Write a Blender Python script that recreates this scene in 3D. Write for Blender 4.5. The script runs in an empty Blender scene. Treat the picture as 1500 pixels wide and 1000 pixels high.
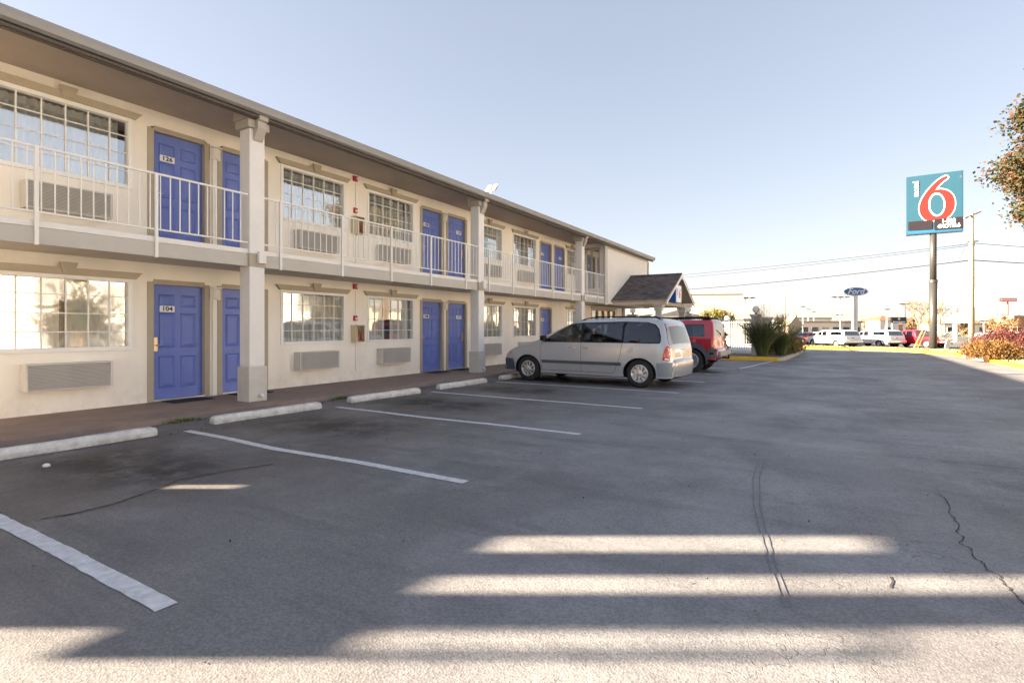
import bpy, bmesh, math, random
import numpy as np
from mathutils import Vector, Matrix, geometry
random.seed(7); np.random.seed(7)
sc = bpy.context.scene
col = sc.collection
R = math.radians

# ---------------------------------------------------------------- camera, sky, sun, exposure
YAW = math.atan(473 / 790)
cam = bpy.data.cameras.new('camera'); camo = bpy.data.objects.new('camera', cam); col.objects.link(camo)
camo.location = (0, 0, 1.38); camo.rotation_euler = (R(90), 0, YAW)
cam.sensor_width = 36; cam.lens = 36 * 790 / 1500; cam.shift_y = -20 / 1500
cam.clip_start = .05; cam.clip_end = 6000
sc.camera = camo
EL = R(19.5)
SH = Vector((-math.cos(YAW), -math.sin(YAW), 0))          # horizontal direction towards the sun
SD = (SH * math.cos(EL) + Vector((0, 0, math.sin(EL)))).normalized()
world = bpy.data.worlds.new('World'); sc.world = world; world.use_nodes = True
wn = world.node_tree; bg = wn.nodes['Background']
sky = wn.nodes.new('ShaderNodeTexSky'); sky.sky_type = 'NISHITA'; sky.sun_disc = False
sky.sun_elevation = EL; sky.sun_rotation = math.atan2(SD.x, SD.y)
sky.air_density = 1.0; sky.dust_density = .6; sky.ozone_density = 1.2; sky.altitude = 100
hsv = wn.nodes.new('ShaderNodeHueSaturation'); hsv.inputs['Saturation'].default_value = .88
tint = wn.nodes.new('ShaderNodeVectorMath'); tint.operation = 'MULTIPLY'; tint.inputs[1].default_value = (1.05, .98, 1.0)   # white balance
gam = wn.nodes.new('ShaderNodeGamma'); gam.inputs[1].default_value = .55       # hazy air: a softer gradient
wn.links.new(sky.outputs[0], gam.inputs[0]); wn.links.new(gam.outputs[0], hsv.inputs['Color']); wn.links.new(hsv.outputs[0], tint.inputs[0])
wn.links.new(tint.outputs[0], bg.inputs[0]); bg.inputs[1].default_value = .049
sun = bpy.data.lights.new('sun', 'SUN'); suno = bpy.data.objects.new('sun', sun); col.objects.link(suno)
sun.energy = 4.5; sun.angle = R(.6); sun.color = (1, .82, .61)
suno.rotation_euler = SD.to_track_quat('Z', 'Y').to_euler(); suno.location = (-20, -10, 20)
sc.view_settings.view_transform = 'Standard'; sc.view_settings.look = 'None'
sc.view_settings.exposure = 3.2; sc.view_settings.gamma = 1; sc.view_settings.use_curve_mapping = False
sc.cycles.max_bounces = 8; sc.cycles.transparent_max_bounces = 12

# ---------------------------------------------------------------- materials
def mat(name, color, rough=.7, metal=0, var=.0, scale=6, bump=0, bscale=60, spec=.5, island=None, coat=0, streak=None, emis=None, trans=0):
    m = bpy.data.materials.new(name); m.use_nodes = True
    nt = m.node_tree; N = nt.nodes; L = nt.links; b = N['Principled BSDF']
    b.inputs['Base Color'].default_value = (*color, 1); b.inputs['Roughness'].default_value = rough
    b.inputs['Metallic'].default_value = metal; b.inputs['Specular IOR Level'].default_value = spec
    b.inputs['Coat Weight'].default_value = coat; b.inputs['Coat Roughness'].default_value = .05
    src = None
    tc = N.new('ShaderNodeTexCoord')
    if island:
        g = N.new('ShaderNodeNewGeometry'); cr = N.new('ShaderNodeValToRGB'); cr.color_ramp.interpolation = 'LINEAR'
        els = cr.color_ramp.elements
        while len(els) < len(island): els.new(.5)
        for i, c in enumerate(island):
            els[i].position = i / max(1, len(island) - 1); els[i].color = (*c, 1)
        L.new(g.outputs['Random Per Island'], cr.inputs[0]); src = cr.outputs[0]
    if var:
        n = N.new('ShaderNodeTexNoise'); n.inputs['Scale'].default_value = scale; n.inputs['Detail'].default_value = 6
        n.inputs['Roughness'].default_value = .65
        if streak:
            mp = N.new('ShaderNodeMapping'); mp.inputs['Scale'].default_value = streak
            L.new(tc.outputs['Object'], mp.inputs[0]); L.new(mp.outputs[0], n.inputs[0])
        else: L.new(tc.outputs['Object'], n.inputs[0])
        mr = N.new('ShaderNodeMapRange'); mr.inputs[1].default_value = .3; mr.inputs[2].default_value = .7
        mr.inputs[3].default_value = 1 - var; mr.inputs[4].default_value = 1 + var
        L.new(n.outputs['Fac'], mr.inputs[0])
        mx = N.new('ShaderNodeVectorMath'); mx.operation = 'SCALE'
        if src: L.new(src, mx.inputs[0])
        else: mx.inputs[0].default_value = color
        L.new(mr.outputs[0], mx.inputs['Scale']); src = mx.outputs[0]
    if src: L.new(src, b.inputs['Base Color'])
    if bump:
        n2 = N.new('ShaderNodeTexNoise'); n2.inputs['Scale'].default_value = bscale; n2.inputs['Detail'].default_value = 4
        L.new(tc.outputs['Object'], n2.inputs[0])
        bp = N.new('ShaderNodeBump'); bp.inputs['Strength'].default_value = bump; bp.inputs['Distance'].default_value = .01
        L.new(n2.outputs['Fac'], bp.inputs['Height']); L.new(bp.outputs[0], b.inputs['Normal'])
    if trans:
        b.inputs['Transmission Weight'].default_value = 0
        t = N.new('ShaderNodeBsdfTranslucent'); ms = N.new('ShaderNodeMixShader'); ms.inputs[0].default_value = trans
        if src: L.new(src, t.inputs[0])
        else: t.inputs[0].default_value = (*color, 1)
        out = N['Material Output']; L.new(b.outputs[0], ms.inputs[1]); L.new(t.outputs[0], ms.inputs[2]); L.new(ms.outputs[0], out.inputs[0])
    return m

def grime(m, dirt, zlo, zhi, amt):
    nt = m.node_tree; N = nt.nodes; L = nt.links; b = N['Principled BSDF']; src = b.inputs['Base Color'].links[0].from_socket
    g = N.new('ShaderNodeNewGeometry'); sp = N.new('ShaderNodeSeparateXYZ'); L.new(g.outputs['Position'], sp.inputs[0])
    a = N.new('ShaderNodeMapRange'); a.inputs[1].default_value = zhi; a.inputs[2].default_value = zlo; L.new(sp.outputs[2], a.inputs[0])
    n = N.new('ShaderNodeTexNoise'); n.inputs['Scale'].default_value = 3.1; n.inputs['Detail'].default_value = 8; n.inputs['Roughness'].default_value = .75; L.new(g.outputs['Position'], n.inputs[0])
    c = N.new('ShaderNodeMapRange'); c.inputs[1].default_value = .42; c.inputs[2].default_value = .7; c.inputs[4].default_value = amt; L.new(n.outputs['Fac'], c.inputs[0])
    q = N.new('ShaderNodeMath'); q.operation = 'MULTIPLY'; L.new(a.outputs[0], q.inputs[0]); L.new(c.outputs[0], q.inputs[1])
    x = N.new('ShaderNodeMix'); x.data_type = 'RGBA'; x.inputs[7].default_value = (*dirt, 1); L.new(q.outputs[0], x.inputs[0]); L.new(src, x.inputs[6]); L.new(x.outputs[2], b.inputs['Base Color'])
def glass_mat(name, tint, base=.08, gain=1.0, rough=.0, wav=0.0, rcol=(1, 1, 1)):
    m = bpy.data.materials.new(name); m.use_nodes = True
    nt = m.node_tree; N = nt.nodes; L = nt.links; N.remove(N['Principled BSDF'])
    t = N.new('ShaderNodeBsdfTransparent'); t.inputs[0].default_value = (*tint, 1)
    g = N.new('ShaderNodeBsdfGlossy'); g.inputs['Roughness'].default_value = rough; g.inputs[0].default_value = (*rcol, 1)
    lw = N.new('ShaderNodeLayerWeight'); lw.inputs[0].default_value = .5
    pw = N.new('ShaderNodeMath'); pw.operation = 'POWER'; pw.inputs[1].default_value = 4
    mr = N.new('ShaderNodeMath'); mr.operation = 'MULTIPLY_ADD'; mr.inputs[1].default_value = gain; mr.inputs[2].default_value = base; mr.use_clamp = True
    L.new(lw.outputs['Facing'], pw.inputs[0]); L.new(pw.outputs[0], mr.inputs[0])
    ms = N.new('ShaderNodeMixShader'); L.new(mr.outputs[0], ms.inputs[0]); L.new(t.outputs[0], ms.inputs[1]); L.new(g.outputs[0], ms.inputs[2])
    if wav:
        tc = N.new('ShaderNodeTexCoord'); n = N.new('ShaderNodeTexNoise'); n.inputs['Scale'].default_value = 1.6; n.inputs['Detail'].default_value = 1
        bp = N.new('ShaderNodeBump'); bp.inputs['Strength'].default_value = wav; bp.inputs['Distance'].default_value = .02
        L.new(tc.outputs['Object'], n.inputs[0]); L.new(n.outputs['Fac'], bp.inputs['Height']); L.new(bp.outputs[0], g.inputs['Normal'])
    L.new(ms.outputs[0], N['Material Output'].inputs[0])
    return m

M = {}
M['wall'] = mat('stucco', (.88, .835, .76), .85, var=.055, scale=1.8, streak=(1, 1, .3), bump=.25, bscale=160)
grime(M['wall'], (.42, .36, .28), .1, .6, .38)
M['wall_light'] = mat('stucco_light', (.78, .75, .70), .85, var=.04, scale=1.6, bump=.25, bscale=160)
M['column'] = mat('column_paint', (.80, .77, .73), .75, var=.04, scale=3, bump=.12, bscale=120)
M['colbase'] = mat('column_base', (.58, .555, .50), .8, var=.07, scale=5, bump=.15, bscale=120)
M['trim'] = mat('taupe_trim', (.42, .365, .285), .65, var=.06, scale=4, bump=.05)
M['capital'] = mat('capital_paint', (.46, .42, .36), .65, var=.05, scale=4)
M['soffit'] = mat('soffit_paint', (.40, .335, .275), .75, var=.09, scale=.8, bump=.05)
M['fascia'] = mat('fascia_paint', (.50, .47, .42), .6, var=.06, scale=2)
M['slabpaint'] = mat('balcony_paint', (.56, .51, .43), .75, var=.07, scale=2, bump=.08)
M['gutter'] = mat('gutter_metal', (.27, .26, .255), .45, var=.06, scale=2, metal=.1)
M['gutterdark'] = mat('dark_brown_eave', (.10, .08, .065), .6)  # even dark brown of the fascia board and drip edge
M['rail'] = mat('rail_paint', (.82, .79, .73), .4, var=.03, scale=8)
M['white'] = mat('white_vinyl', (.82, .82, .80), .45, var=.02)
M['door'] = mat('blue_door_paint', (.13, .19, .55), .45, var=.12, scale=2)
M['plate'] = mat('number_plate', (.83, .83, .82), .4)
M['ink'] = mat('ink', (.02, .02, .03), .5)
M['brass'] = mat('brass', (.65, .50, .28), .35, metal=.8)
M['ac'] = mat('ac_metal', (.60, .58, .55), .5, var=.05, scale=3)
M['acgap'] = mat('ac_gap', (.30, .29, .28), .8)
M['dark'] = mat('dark_interior', (.03, .03, .032), .9)
M['room'] = mat('room_wall', (.45, .41, .35), .9)
M['curtain'] = mat('curtain_cloth', (.88, .87, .83), .9, var=.05, scale=3, trans=.25)
M['curtain_dark'] = mat('drape_cloth', (.40, .36, .29), .9, var=.1, scale=4)
M['black'] = mat('black_rubber', (.018, .018, .02), .75, var=.1, scale=20)
M['mat'] = mat('door_mat_rubber', (.02, .022, .035), .9, bump=.5, bscale=300)
M['red'] = mat('alarm_red', (.45, .03, .035), .4)
M['globe'] = mat('white_globe', (.80, .80, .78), .3, trans=.3)
M['pillar'] = mat('pillar_stucco', (.48, .47, .44), .85, var=.06, bump=.2, bscale=120)
M['fence'] = mat('fence_paint', (.78, .76, .72), .5)
M['concrete'] = mat('pale_concrete', (.60, .59, .57), .85, var=.26, scale=7, bump=.35, bscale=60)
M['kerb'] = mat('kerb_concrete', (.40, .37, .33), .9, var=.18, scale=9, bump=.4, bscale=40)
grime(M['concrete'], (.16, .15, .14), .0, .10, .9)
M['yellow'] = mat('yellow_kerb_paint', (.72, .44, .025), .7, var=.18, scale=8, bump=.2)
M['steel'] = mat('steel', (.55, .55, .55), .35, metal=.9)
M['glass_low'] = glass_mat('window_glass', (.9, .92, .9), .30, .6, rough=.03, wav=.25)
M['glass_up'] = glass_mat('upper_window_glass', (.93, .96, .97), .44, .6, wav=.08)
M['clearplastic'] = glass_mat('clear_plastic', (.96, .96, .94), .04, .4)
M['glass_rear'] = glass_mat('dusty_rear_glass', (.12, .14, .16), .22, .6, rough=.28)
M['glass_car'] = glass_mat('tinted_car_glass', (.09, .12, .17), .07, .7, rcol=(.8, .88, 1))
M['glass_clear'] = glass_mat('clear_car_glass', (.66, .76, .72), .10, 1.0)

def asphalt():
    m = bpy.data.materials.new('asphalt'); m.use_nodes = True
    nt = m.node_tree; N = nt.nodes; L = nt.links; b = N['Principled BSDF']
    tc = N.new('ShaderNodeNewGeometry'); P = tc.outputs['Position']
    def noise(s, d=5, r=.6, vec=None, scl=None):
        n = N.new('ShaderNodeTexNoise'); n.inputs['Scale'].default_value = s; n.inputs['Detail'].default_value = d; n.inputs['Roughness'].default_value = r
        v = vec or P
        if scl:
            mp = N.new('ShaderNodeMapping'); mp.inputs['Scale'].default_value = scl; L.new(v, mp.inputs[0]); v = mp.outputs[0]
        L.new(v, n.inputs[0]); return n.outputs['Fac']
    def math_(op, a, b_=None, c=None, cl=False):
        n = N.new('ShaderNodeMath'); n.operation = op; n.use_clamp = cl
        for i, v in enumerate((a, b_, c)):
            if v is None: continue
            if isinstance(v, (int, float)): n.inputs[i].default_value = v
            else: L.new(v, n.inputs[i])
        return n.outputs[0]
    def ramp(v, a, b_, c=0, d=1):
        n = N.new('ShaderNodeMapRange'); n.interpolation_type = 'SMOOTHSTEP'
        for i, q in enumerate((v, a, b_, c, d)):
            if isinstance(q, (int, float)): n.inputs[i].default_value = q
            else: L.new(q, n.inputs[i])
        return n.outputs[0]
    def mixc(f, a, b_):
        n = N.new('ShaderNodeMix'); n.data_type = 'RGBA'
        if isinstance(f, (int, float)): n.inputs[0].default_value = f
        else: L.new(f, n.inputs[0])
        for k, v in ((6, a), (7, b_)):
            if isinstance(v, tuple): n.inputs[k].default_value = (*v, 1)
            else: L.new(v, n.inputs[k])
        return n.outputs[2]
    sx = N.new('ShaderNodeSeparateXYZ'); L.new(P, sx.inputs[0]); X, Y = sx.outputs[0], sx.outputs[1]
    c = mixc(ramp(noise(.35), .35, .65), (.150, .149, .156), (.222, .219, .223))
    c = mixc(math_('MULTIPLY', ramp(noise(1.3, 9, .74), .42, .64), .7), c, (.250, .244, .238))
    c = mixc(math_('MULTIPLY', ramp(noise(1.0, 7, .72, scl=(.35, 2.2, 1)), .48, .68), .75), c, (.115, .112, .117))
    lane = math_('MULTIPLY', ramp(X, -3.0, .8), ramp(noise(.5, 5, .65, scl=(1.6, .5, 1)), .36, .6))
    c = mixc(math_('MULTIPLY', lane, .65), c, (.255, .256, .266))
    patch = math_('MULTIPLY', ramp(noise(.28, 3, .5), .50, .53), .45)
    c = mixc(patch, c, (.135, .130, .130))
    # older, browner stalls near the building
    stall = ramp(X, -3.2, -5.2)
    c = mixc(math_('MULTIPLY', stall, ramp(noise(.9, 6, .7), .3, .65)), c, (.118, .107, .100))
    # oil drips in the middle of every stall
    fr = math_('FRACT', math_('DIVIDE', math_('SUBTRACT', Y, 1.43), 2.53))
    mid = ramp(math_('ABSOLUTE', math_('SUBTRACT', fr, .5)), .36, .05)
    xx = math_('MULTIPLY', ramp(X, -7.6, -6.6), ramp(X, -4.6, -5.6))
    oil = math_('MULTIPLY', math_('MULTIPLY', mid, xx), ramp(noise(1.9, 7, .75), .34, .56))
    c = mixc(math_('MULTIPLY', oil, .92), c, (.022, .018, .016))
    # pale scuffs
    sc_ = ramp(noise(2.6, 9, .8), .60, .72)
    c = mixc(math_('MULTIPLY', sc_, .45), c, (.30, .30, .30))
    # fine aggregate
    v = N.new('ShaderNodeTexVoronoi'); v.inputs['Scale'].default_value = 95; L.new(P, v.inputs[0])
    sp = N.new('ShaderNodeSeparateColor'); L.new(v.outputs['Color'], sp.inputs[0])
    c2 = N.new('ShaderNodeVectorMath'); c2.operation = 'SCALE'; L.new(c, c2.inputs[0]); L.new(ramp(sp.outputs[0], 0, 1, .82, 1.18), c2.inputs['Scale'])
    # fine alligator cracking out on the lane
    w = N.new('ShaderNodeTexVoronoi'); w.feature = 'DISTANCE_TO_EDGE'; w.inputs['Scale'].default_value = 5.5
    nd = N.new('ShaderNodeTexNoise'); nd.inputs['Scale'].default_value = 9; L.new(P, nd.inputs[0])
    av = N.new('ShaderNodeVectorMath'); av.operation = 'MULTIPLY_ADD'; L.new(nd.outputs['Color'], av.inputs[0]); av.inputs[1].default_value = (.3, .3, .3); L.new(P, av.inputs[2]); L.new(av.outputs[0], w.inputs[0])
    ck = math_('MULTIPLY', ramp(w.outputs[0], .035, .0), math_('MULTIPLY', ramp(X, -2.6, .2), ramp(noise(.7), .42, .6)))
    c3 = mixc(math_('MULTIPLY', ck, .5), c2.outputs[0], (.035, .035, .04))
    L.new(c3, b.inputs['Base Color'])
    L.new(ramp(noise(.8, 5), .3, .7, .48, .74), b.inputs['Roughness']); b.inputs['Specular IOR Level'].default_value = .42
    bp = N.new('ShaderNodeBump'); bp.inputs['Strength'].default_value = .4; bp.inputs['Distance'].default_value = .004
    h = math_('SUBTRACT', math_('ADD', v.outputs['Distance'], noise(30, 6, .7)), math_('MULTIPLY', ck, 1.2))
    L.new(h, bp.inputs['Height']); L.new(bp.outputs[0], b.inputs['Normal'])
    return m
M['asphalt'] = asphalt()
M['asphalt_far'] = mat('asphalt_far', (.10, .098, .096), .85, var=.15, scale=.5)
M['walk'] = mat('exposed_aggregate', (.27, .20, .165), .9, var=.16, scale=2.5, bump=.6, bscale=150)
M['paintline'] = mat('worn_white_paint', (.62, .62, .63), .7, var=.22, scale=14, bump=.3, bscale=120)
M['fadedline'] = mat('faded_line_paint', (.30, .30, .31), .8, var=.3, scale=7)
M['crackm'] = mat('crack_dark', (.045, .043, .043), .95)
M['seam'] = mat('seam_brown', (.075, .052, .038), .95, var=.4, scale=8)
M['rubbermark'] = mat('tyre_rub', (.165, .165, .172), .8, var=.2, scale=9)
M['ground'] = mat('dry_grass_ground', (.21, .19, .115), .95, var=.3, scale=.7, bump=.4, bscale=12)
M['verge'] = mat('verge_soil', (.30, .26, .17), .95, var=.25, scale=2, bump=.4, bscale=20)
M['mulch'] = mat('bed_mulch', (.20, .155, .12), .95, var=.3, scale=5, bump=.5, bscale=40)

# ---------------------------------------------------------------- object helpers
WP = {}
def tag(o, label=None, cat=None, group=None, kind=None):
    if label: o['label'] = label
    if cat: o['category'] = cat
    if group: o['group'] = group
    if kind: o['kind'] = kind
    return o
def thing(name, loc, label, cat, group=None, rz=0):
    o = bpy.data.objects.new(name, None); col.objects.link(o); o.location = loc; o.rotation_euler.z = rz
    o.empty_display_size = .2; WP[o.name] = Vector(loc)
    return tag(o, label, cat, group)
def mesh_obj(name, me, m, parent=None, loc=(0, 0, 0)):
    o = bpy.data.objects.new(name, me); col.objects.link(o)
    if m and not me.materials: me.materials.append(m)
    o.location = loc
    if parent: o.parent = parent
    return o
def sub_empty(name, parent, loc):
    o = bpy.data.objects.new(name, None); col.objects.link(o); o.parent = parent; o.location = loc; o.empty_display_size = .1
    return o
def copy_tree(o, parent=None):
    c = o.copy(); col.objects.link(c); c.parent = parent
    for ch in list(o.children): copy_tree(ch, c)
    return c
class MB:
    def __init__(s): s.v = []; s.f = []
    def add(s, vs, fs):
        n = len(s.v); s.v += [tuple(p) for p in vs]; s.f += [tuple(i + n for i in f) for f in fs]; return s
    def box(s, x0, x1, y0, y1, z0, z1):
        return s.add([(x0, y0, z0), (x1, y0, z0), (x1, y1, z0), (x0, y1, z0), (x0, y0, z1), (x1, y0, z1), (x1, y1, z1), (x0, y1, z1)],
                     [(0, 3, 2, 1), (4, 5, 6, 7), (0, 1, 5, 4), (1, 2, 6, 5), (2, 3, 7, 6), (3, 0, 4, 7)])
    def cbox(s, c, d): return s.box(c[0]-d[0]/2, c[0]+d[0]/2, c[1]-d[1]/2, c[1]+d[1]/2, c[2]-d[2]/2, c[2]+d[2]/2)
    def obox(s, c, d, mt):
        b = MB().cbox((0, 0, 0), d); return s.add([tuple(mt @ Vector(p) + Vector(c)) for p in b.v], b.f)
    def quad(s, *p): return s.add(p, [tuple(range(len(p)))])
    def tube(s, pts, r, n=8, cap=True):
        pts = [Vector(p) for p in pts]
        if not isinstance(r, (list, tuple)): r = [r] * len(pts)
        base = len(s.v); up = Vector((0, 0, 1))
        for i, p in enumerate(pts):
            t = (pts[min(i+1, len(pts)-1)] - pts[max(i-1, 0)]).normalized()
            a = t.cross(up if abs(t.z) < .95 else Vector((1, 0, 0))).normalized(); b = t.cross(a)
            for k in range(n):
                q = p + (a * math.cos(2*math.pi*k/n) + b * math.sin(2*math.pi*k/n)) * r[i]; s.v.append(tuple(q))
        for i in range(len(pts)-1):
            for k in range(n):
                s.f.append((base+i*n+k, base+i*n+(k+1) % n, base+(i+1)*n+(k+1) % n, base+(i+1)*n+k))
        if cap:
            s.f.append(tuple(base+k for k in range(n))[::-1]); s.f.append(tuple(base+(len(pts)-1)*n+k for k in range(n)))
        return s
    def lathe(s, prof, n=24, axis='z', c=(0, 0, 0)):
        base = len(s.v)
        for (r, h) in prof:
            for k in range(n):
                a = 2*math.pi*k/n
                if axis == 'z': s.v.append((c[0]+r*math.cos(a), c[1]+r*math.sin(a), c[2]+h))
                elif axis == 'y': s.v.append((c[0]+r*math.cos(a), c[1]+h, c[2]+r*math.sin(a)))
                else: s.v.append((c[0]+h, c[1]+r*math.cos(a), c[2]+r*math.sin(a)))
        for i in range(len(prof)-1):
            for k in range(n): s.f.append((base+i*n+k, base+i*n+(k+1) % n, base+(i+1)*n+(k+1) % n, base+(i+1)*n+k))
        return s
    def prism(s, poly, a0, a1, plane='yz'):
        n = len(poly)
        def P(q, a): return {'yz': (a, q[0], q[1]), 'xz': (q[0], a, q[1]), 'xy': (q[0], q[1], a)}[plane]
        return s.add([P(q, a0) for q in poly] + [P(q, a1) for q in poly],
                     [tuple(range(n))[::-1], tuple(range(n, 2*n))] + [(i, (i+1) % n, n+(i+1) % n, n+i) for i in range(n)])
    def build(s, name, m, parent=None, smooth=False, bevel=0, local=False, wp=None, fixn=True):
        """vertices in world coordinates (or the parent's own when local); origin goes to the middle of the base"""
        V = np.array(s.v); c = Vector(((V[:, 0].min()+V[:, 0].max())/2, (V[:, 1].min()+V[:, 1].max())/2, V[:, 2].min()))
        me = bpy.data.meshes.new(name); me.from_pydata([(p[0]-c.x, p[1]-c.y, p[2]-c.z) for p in s.v], [], s.f)
        if fixn:
            bm = bmesh.new(); bm.from_mesh(me); bmesh.ops.recalc_face_normals(bm, faces=bm.faces); bm.to_mesh(me); bm.free()
        if smooth: me.polygons.foreach_set('use_smooth', [True]*len(me.polygons))
        o = mesh_obj(name, me, m, parent)
        if parent is None: o.location = c
        elif local: o.location = c
        else:
            w = Vector((0, 0, 0)); q = parent
            w = WP.get(q.name, Vector((0, 0, 0))); o.location = c - w
        WP[o.name] = Vector(c) if not local else Vector((0, 0, 0))
        if bevel:
            b = o.modifiers.new('bevel', 'BEVEL'); b.width = bevel; b.segments = 2; b.limit_method = 'ANGLE'
        return o
def struct(o): o['kind'] = 'structure'; return o
def np_mesh(name, V, F):
    """V (n,3), F (m,k)"""
    me = bpy.data.meshes.new(name); V = np.asarray(V, dtype=np.float32); F = np.asarray(F, dtype=np.int32); k = F.shape[1]
    me.vertices.add(len(V)); me.vertices.foreach_set('co', V.ravel())
    me.loops.add(F.size); me.loops.foreach_set('vertex_index', F.ravel())
    me.polygons.add(len(F)); me.polygons.foreach_set('loop_start', np.arange(len(F))*k)
    me.update(calc_edges=True); return me
def leaves(name, C, size, m, parent=None, loc=(0, 0, 0), aspect=1.5, dirn=None, jit=.4):
    """one folded quad per centre"""
    n = len(C); C = np.asarray(C)
    a = np.random.normal(size=(n, 3)); a /= np.linalg.norm(a, axis=1)[:, None]
    if dirn is not None:
        a = a*.6 + np.asarray(dirn); a /= np.linalg.norm(a, axis=1)[:, None]
    b = np.cross(a, np.random.normal(size=(n, 3))); b /= np.linalg.norm(b, axis=1)[:, None]
    s = size*(1 + jit*np.random.uniform(-1, 1, n))[:, None]
    V = np.stack([C - a*s*aspect/2, C + b*s/2, C + a*s*aspect/2, C - b*s/2], 1).reshape(-1, 3)
    F = np.arange(4*n).reshape(-1, 4)
    return mesh_obj(name, np_mesh(name, V, F), m, parent, loc)
def text_mesh(name, s, size, m, parent, loc, rot, ext=.002, shear=0, align='CENTER', sx=1, bold=0):
    cu = bpy.data.curves.new(name, 'FONT'); cu.body = s; cu.size = size; cu.extrude = ext; cu.shear = shear; cu.offset = bold
    cu.align_x = align; cu.align_y = 'CENTER'; cu.resolution_u = 3
    t = bpy.data.objects.new('tmp', cu); col.objects.link(t)
    dg = bpy.context.evaluated_depsgraph_get(); me = bpy.data.meshes.new_from_object(t.evaluated_get(dg)); me.name = name
    bpy.data.objects.remove(t); bpy.data.curves.remove(cu)
    me.materials.clear()
    if sx != 1:
        for v in me.vertices: v.co.x *= sx
    o = mesh_obj(name, me, m, parent, loc); o.rotation_euler = rot
    return o

F0, HY = 790., 480.
def ray(x):
    u = (x-750)/F0; c, s = math.cos(YAW), math.sin(YAW); return (-s+u*c, c+u*s)
def gp(x, y, z=0):      # where a ground point seen in the photograph lies
    d = (1.38-z)*F0/(y-HY); D = ray(x); return (D[0]*d, D[1]*d)
def at(x, d): D = ray(x); return (D[0]*d, D[1]*d)
def zz(y, d): return 1.38+(HY-y)*d/F0

# ================================================================= GROUND
def poly_sheet(name, poly, z, m, thick=0):
    b = MB()
    if thick: b.prism(poly, z-thick, z, 'xy')
    else: b.add([(p[0], p[1], z) for p in poly], [tuple(range(len(poly)))])
    return struct(b.build(name, m))
east = [(5.7, -60), (5.7, 5), (5.55, 16), (5.4, 24), (5.25, 30), (4.95, 34), (4.1, 37.2), (2.6, 39.2), (.6, 40.2), (-2, 40.4), (-34, 40.4)]
lot = [(-34, -60)] + east
poly_sheet('parking_lot', lot, 0, M['asphalt'], .9)
def ptseg(px, py, pl):
    best = 1e9
    for (a, b) in zip(pl[:-1], pl[1:]):
        ax, ay = a; bx, by = b; dx, dy = bx-ax, by-ay; t = max(0, min(1, ((px-ax)*dx+(py-ay)*dy)/(dx*dx+dy*dy)))
        best = min(best, math.hypot(px-ax-t*dx, py-ay-t*dy))
    return best
def inpoly(x, y, P):
    c = False; n = len(P); j = n-1
    for i in range(n):
        if (P[i][1] > y) != (P[j][1] > y) and x < (P[j][0]-P[i][0])*(y-P[i][1])/(P[j][1]-P[i][1])+P[i][0]: c = not c
        j = i
    return c
def ground_h(x, y):
    if inpoly(x, y, lot): return -.3
    d = ptseg(x, y, east)
    if x < -34: return -.3
    return .10 - .75*max(0, min(1, (d-2.5)/8.0))
xs = sorted(set([-1500, -700, -300, -120, -60] + list(np.arange(-40, 60, 1.0)) + [80, 140, 300, 700, 1500]))
ys = sorted(set([-1500, -500, -200, -90] + list(np.arange(-62, 80, 1.0)) + [90, 120, 200, 400, 800, 2500]))
b = MB(); nx = len(xs)
b.v = [(x, y, ground_h(x, y) if (-40 <= x < 60 and -62 <= y < 80) else -.65) for y in ys for x in xs]
b.f = [(j*nx+i, j*nx+i+1, (j+1)*nx+i+1, (j+1)*nx+i) for j in range(len(ys)-1) for i in range(nx-1)]
struct(b.build('ground', M['ground'], smooth=True))
# dealership lot and the road beyond the verge
poly_sheet('dealership_lot', [(-40, 52), (14, 52), (45, 70), (90, 150), (-60, 150)], -.62, M['asphalt_far'])
poly_sheet('side_road', [(16.2, -200), (26, -200), (26, 60), (70, 150), (62, 158), (16.2, 64)], -.60, M['concrete'])
# kerb: short lengths of kerb following the lot's outer edge
def kerb_run(name, pts, w, h, m, side=1, z0=0, seg=3.0):
    b = MB(); L = []; R_ = []
    for i, p in enumerate(pts):
        a = Vector(pts[max(i-1, 0)]); c = Vector(pts[min(i+1, len(pts)-1)]); t = (c-a).normalized(); n = Vector((t.y, -t.x))*side
        L.append(Vector(p)); R_.append(Vector(p)+n*w)
    for i in range(len(pts)-1):
        n = len(b.v)
        for q, e in ((L[i], .012), (R_[i], 0)):
            b.v.append((q.x, q.y, z0-.1)); b.v.append((q.x, q.y, z0+h))
        for q in (L[i+1], R_[i+1]):
            b.v.append((q.x, q.y, z0-.1)); b.v.append((q.x, q.y, z0+h))
        b.f += [(n, n+1, n+5, n+4), (n+1, n+3, n+7, n+5), (n+3, n+2, n+6, n+7), (n, n+2, n+3, n+1), (n+4, n+5, n+7, n+6)]
    return struct(b.build(name, m, bevel=.012))
def resample(pts, n):
    out = []
    for a, c in zip(pts[:-1], pts[1:]):
        k = max(1, int(math.hypot(c[0]-a[0], c[1]-a[1])/n))
        for i in range(k): out.append((a[0]+(c[0]-a[0])*i/k, a[1]+(c[1]-a[1])*i/k))
    out.append(pts[-1]); return out
kerb_run('kerb', [(5.7, -60), (5.7, 5), (5.55, 16)], .16, .13, M['kerb'])
kerb_run('kerb', [(5.55, 16), (5.4, 24), (5.3, 29.0)], .16, .13, M['yellow'])
kerb_run('kerb', [(5.3, 29.0), (5.25, 30), (5.12, 32.5)], .16, .13, M['kerb'])
kerb_run('kerb', [(5.12, 32.5), (4.95, 34), (4.1, 37.2), (2.6, 39.2), (.6, 40.2), (-2, 40.4), (-34, 40.4)], .16, .13, M['yellow'])
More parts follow.
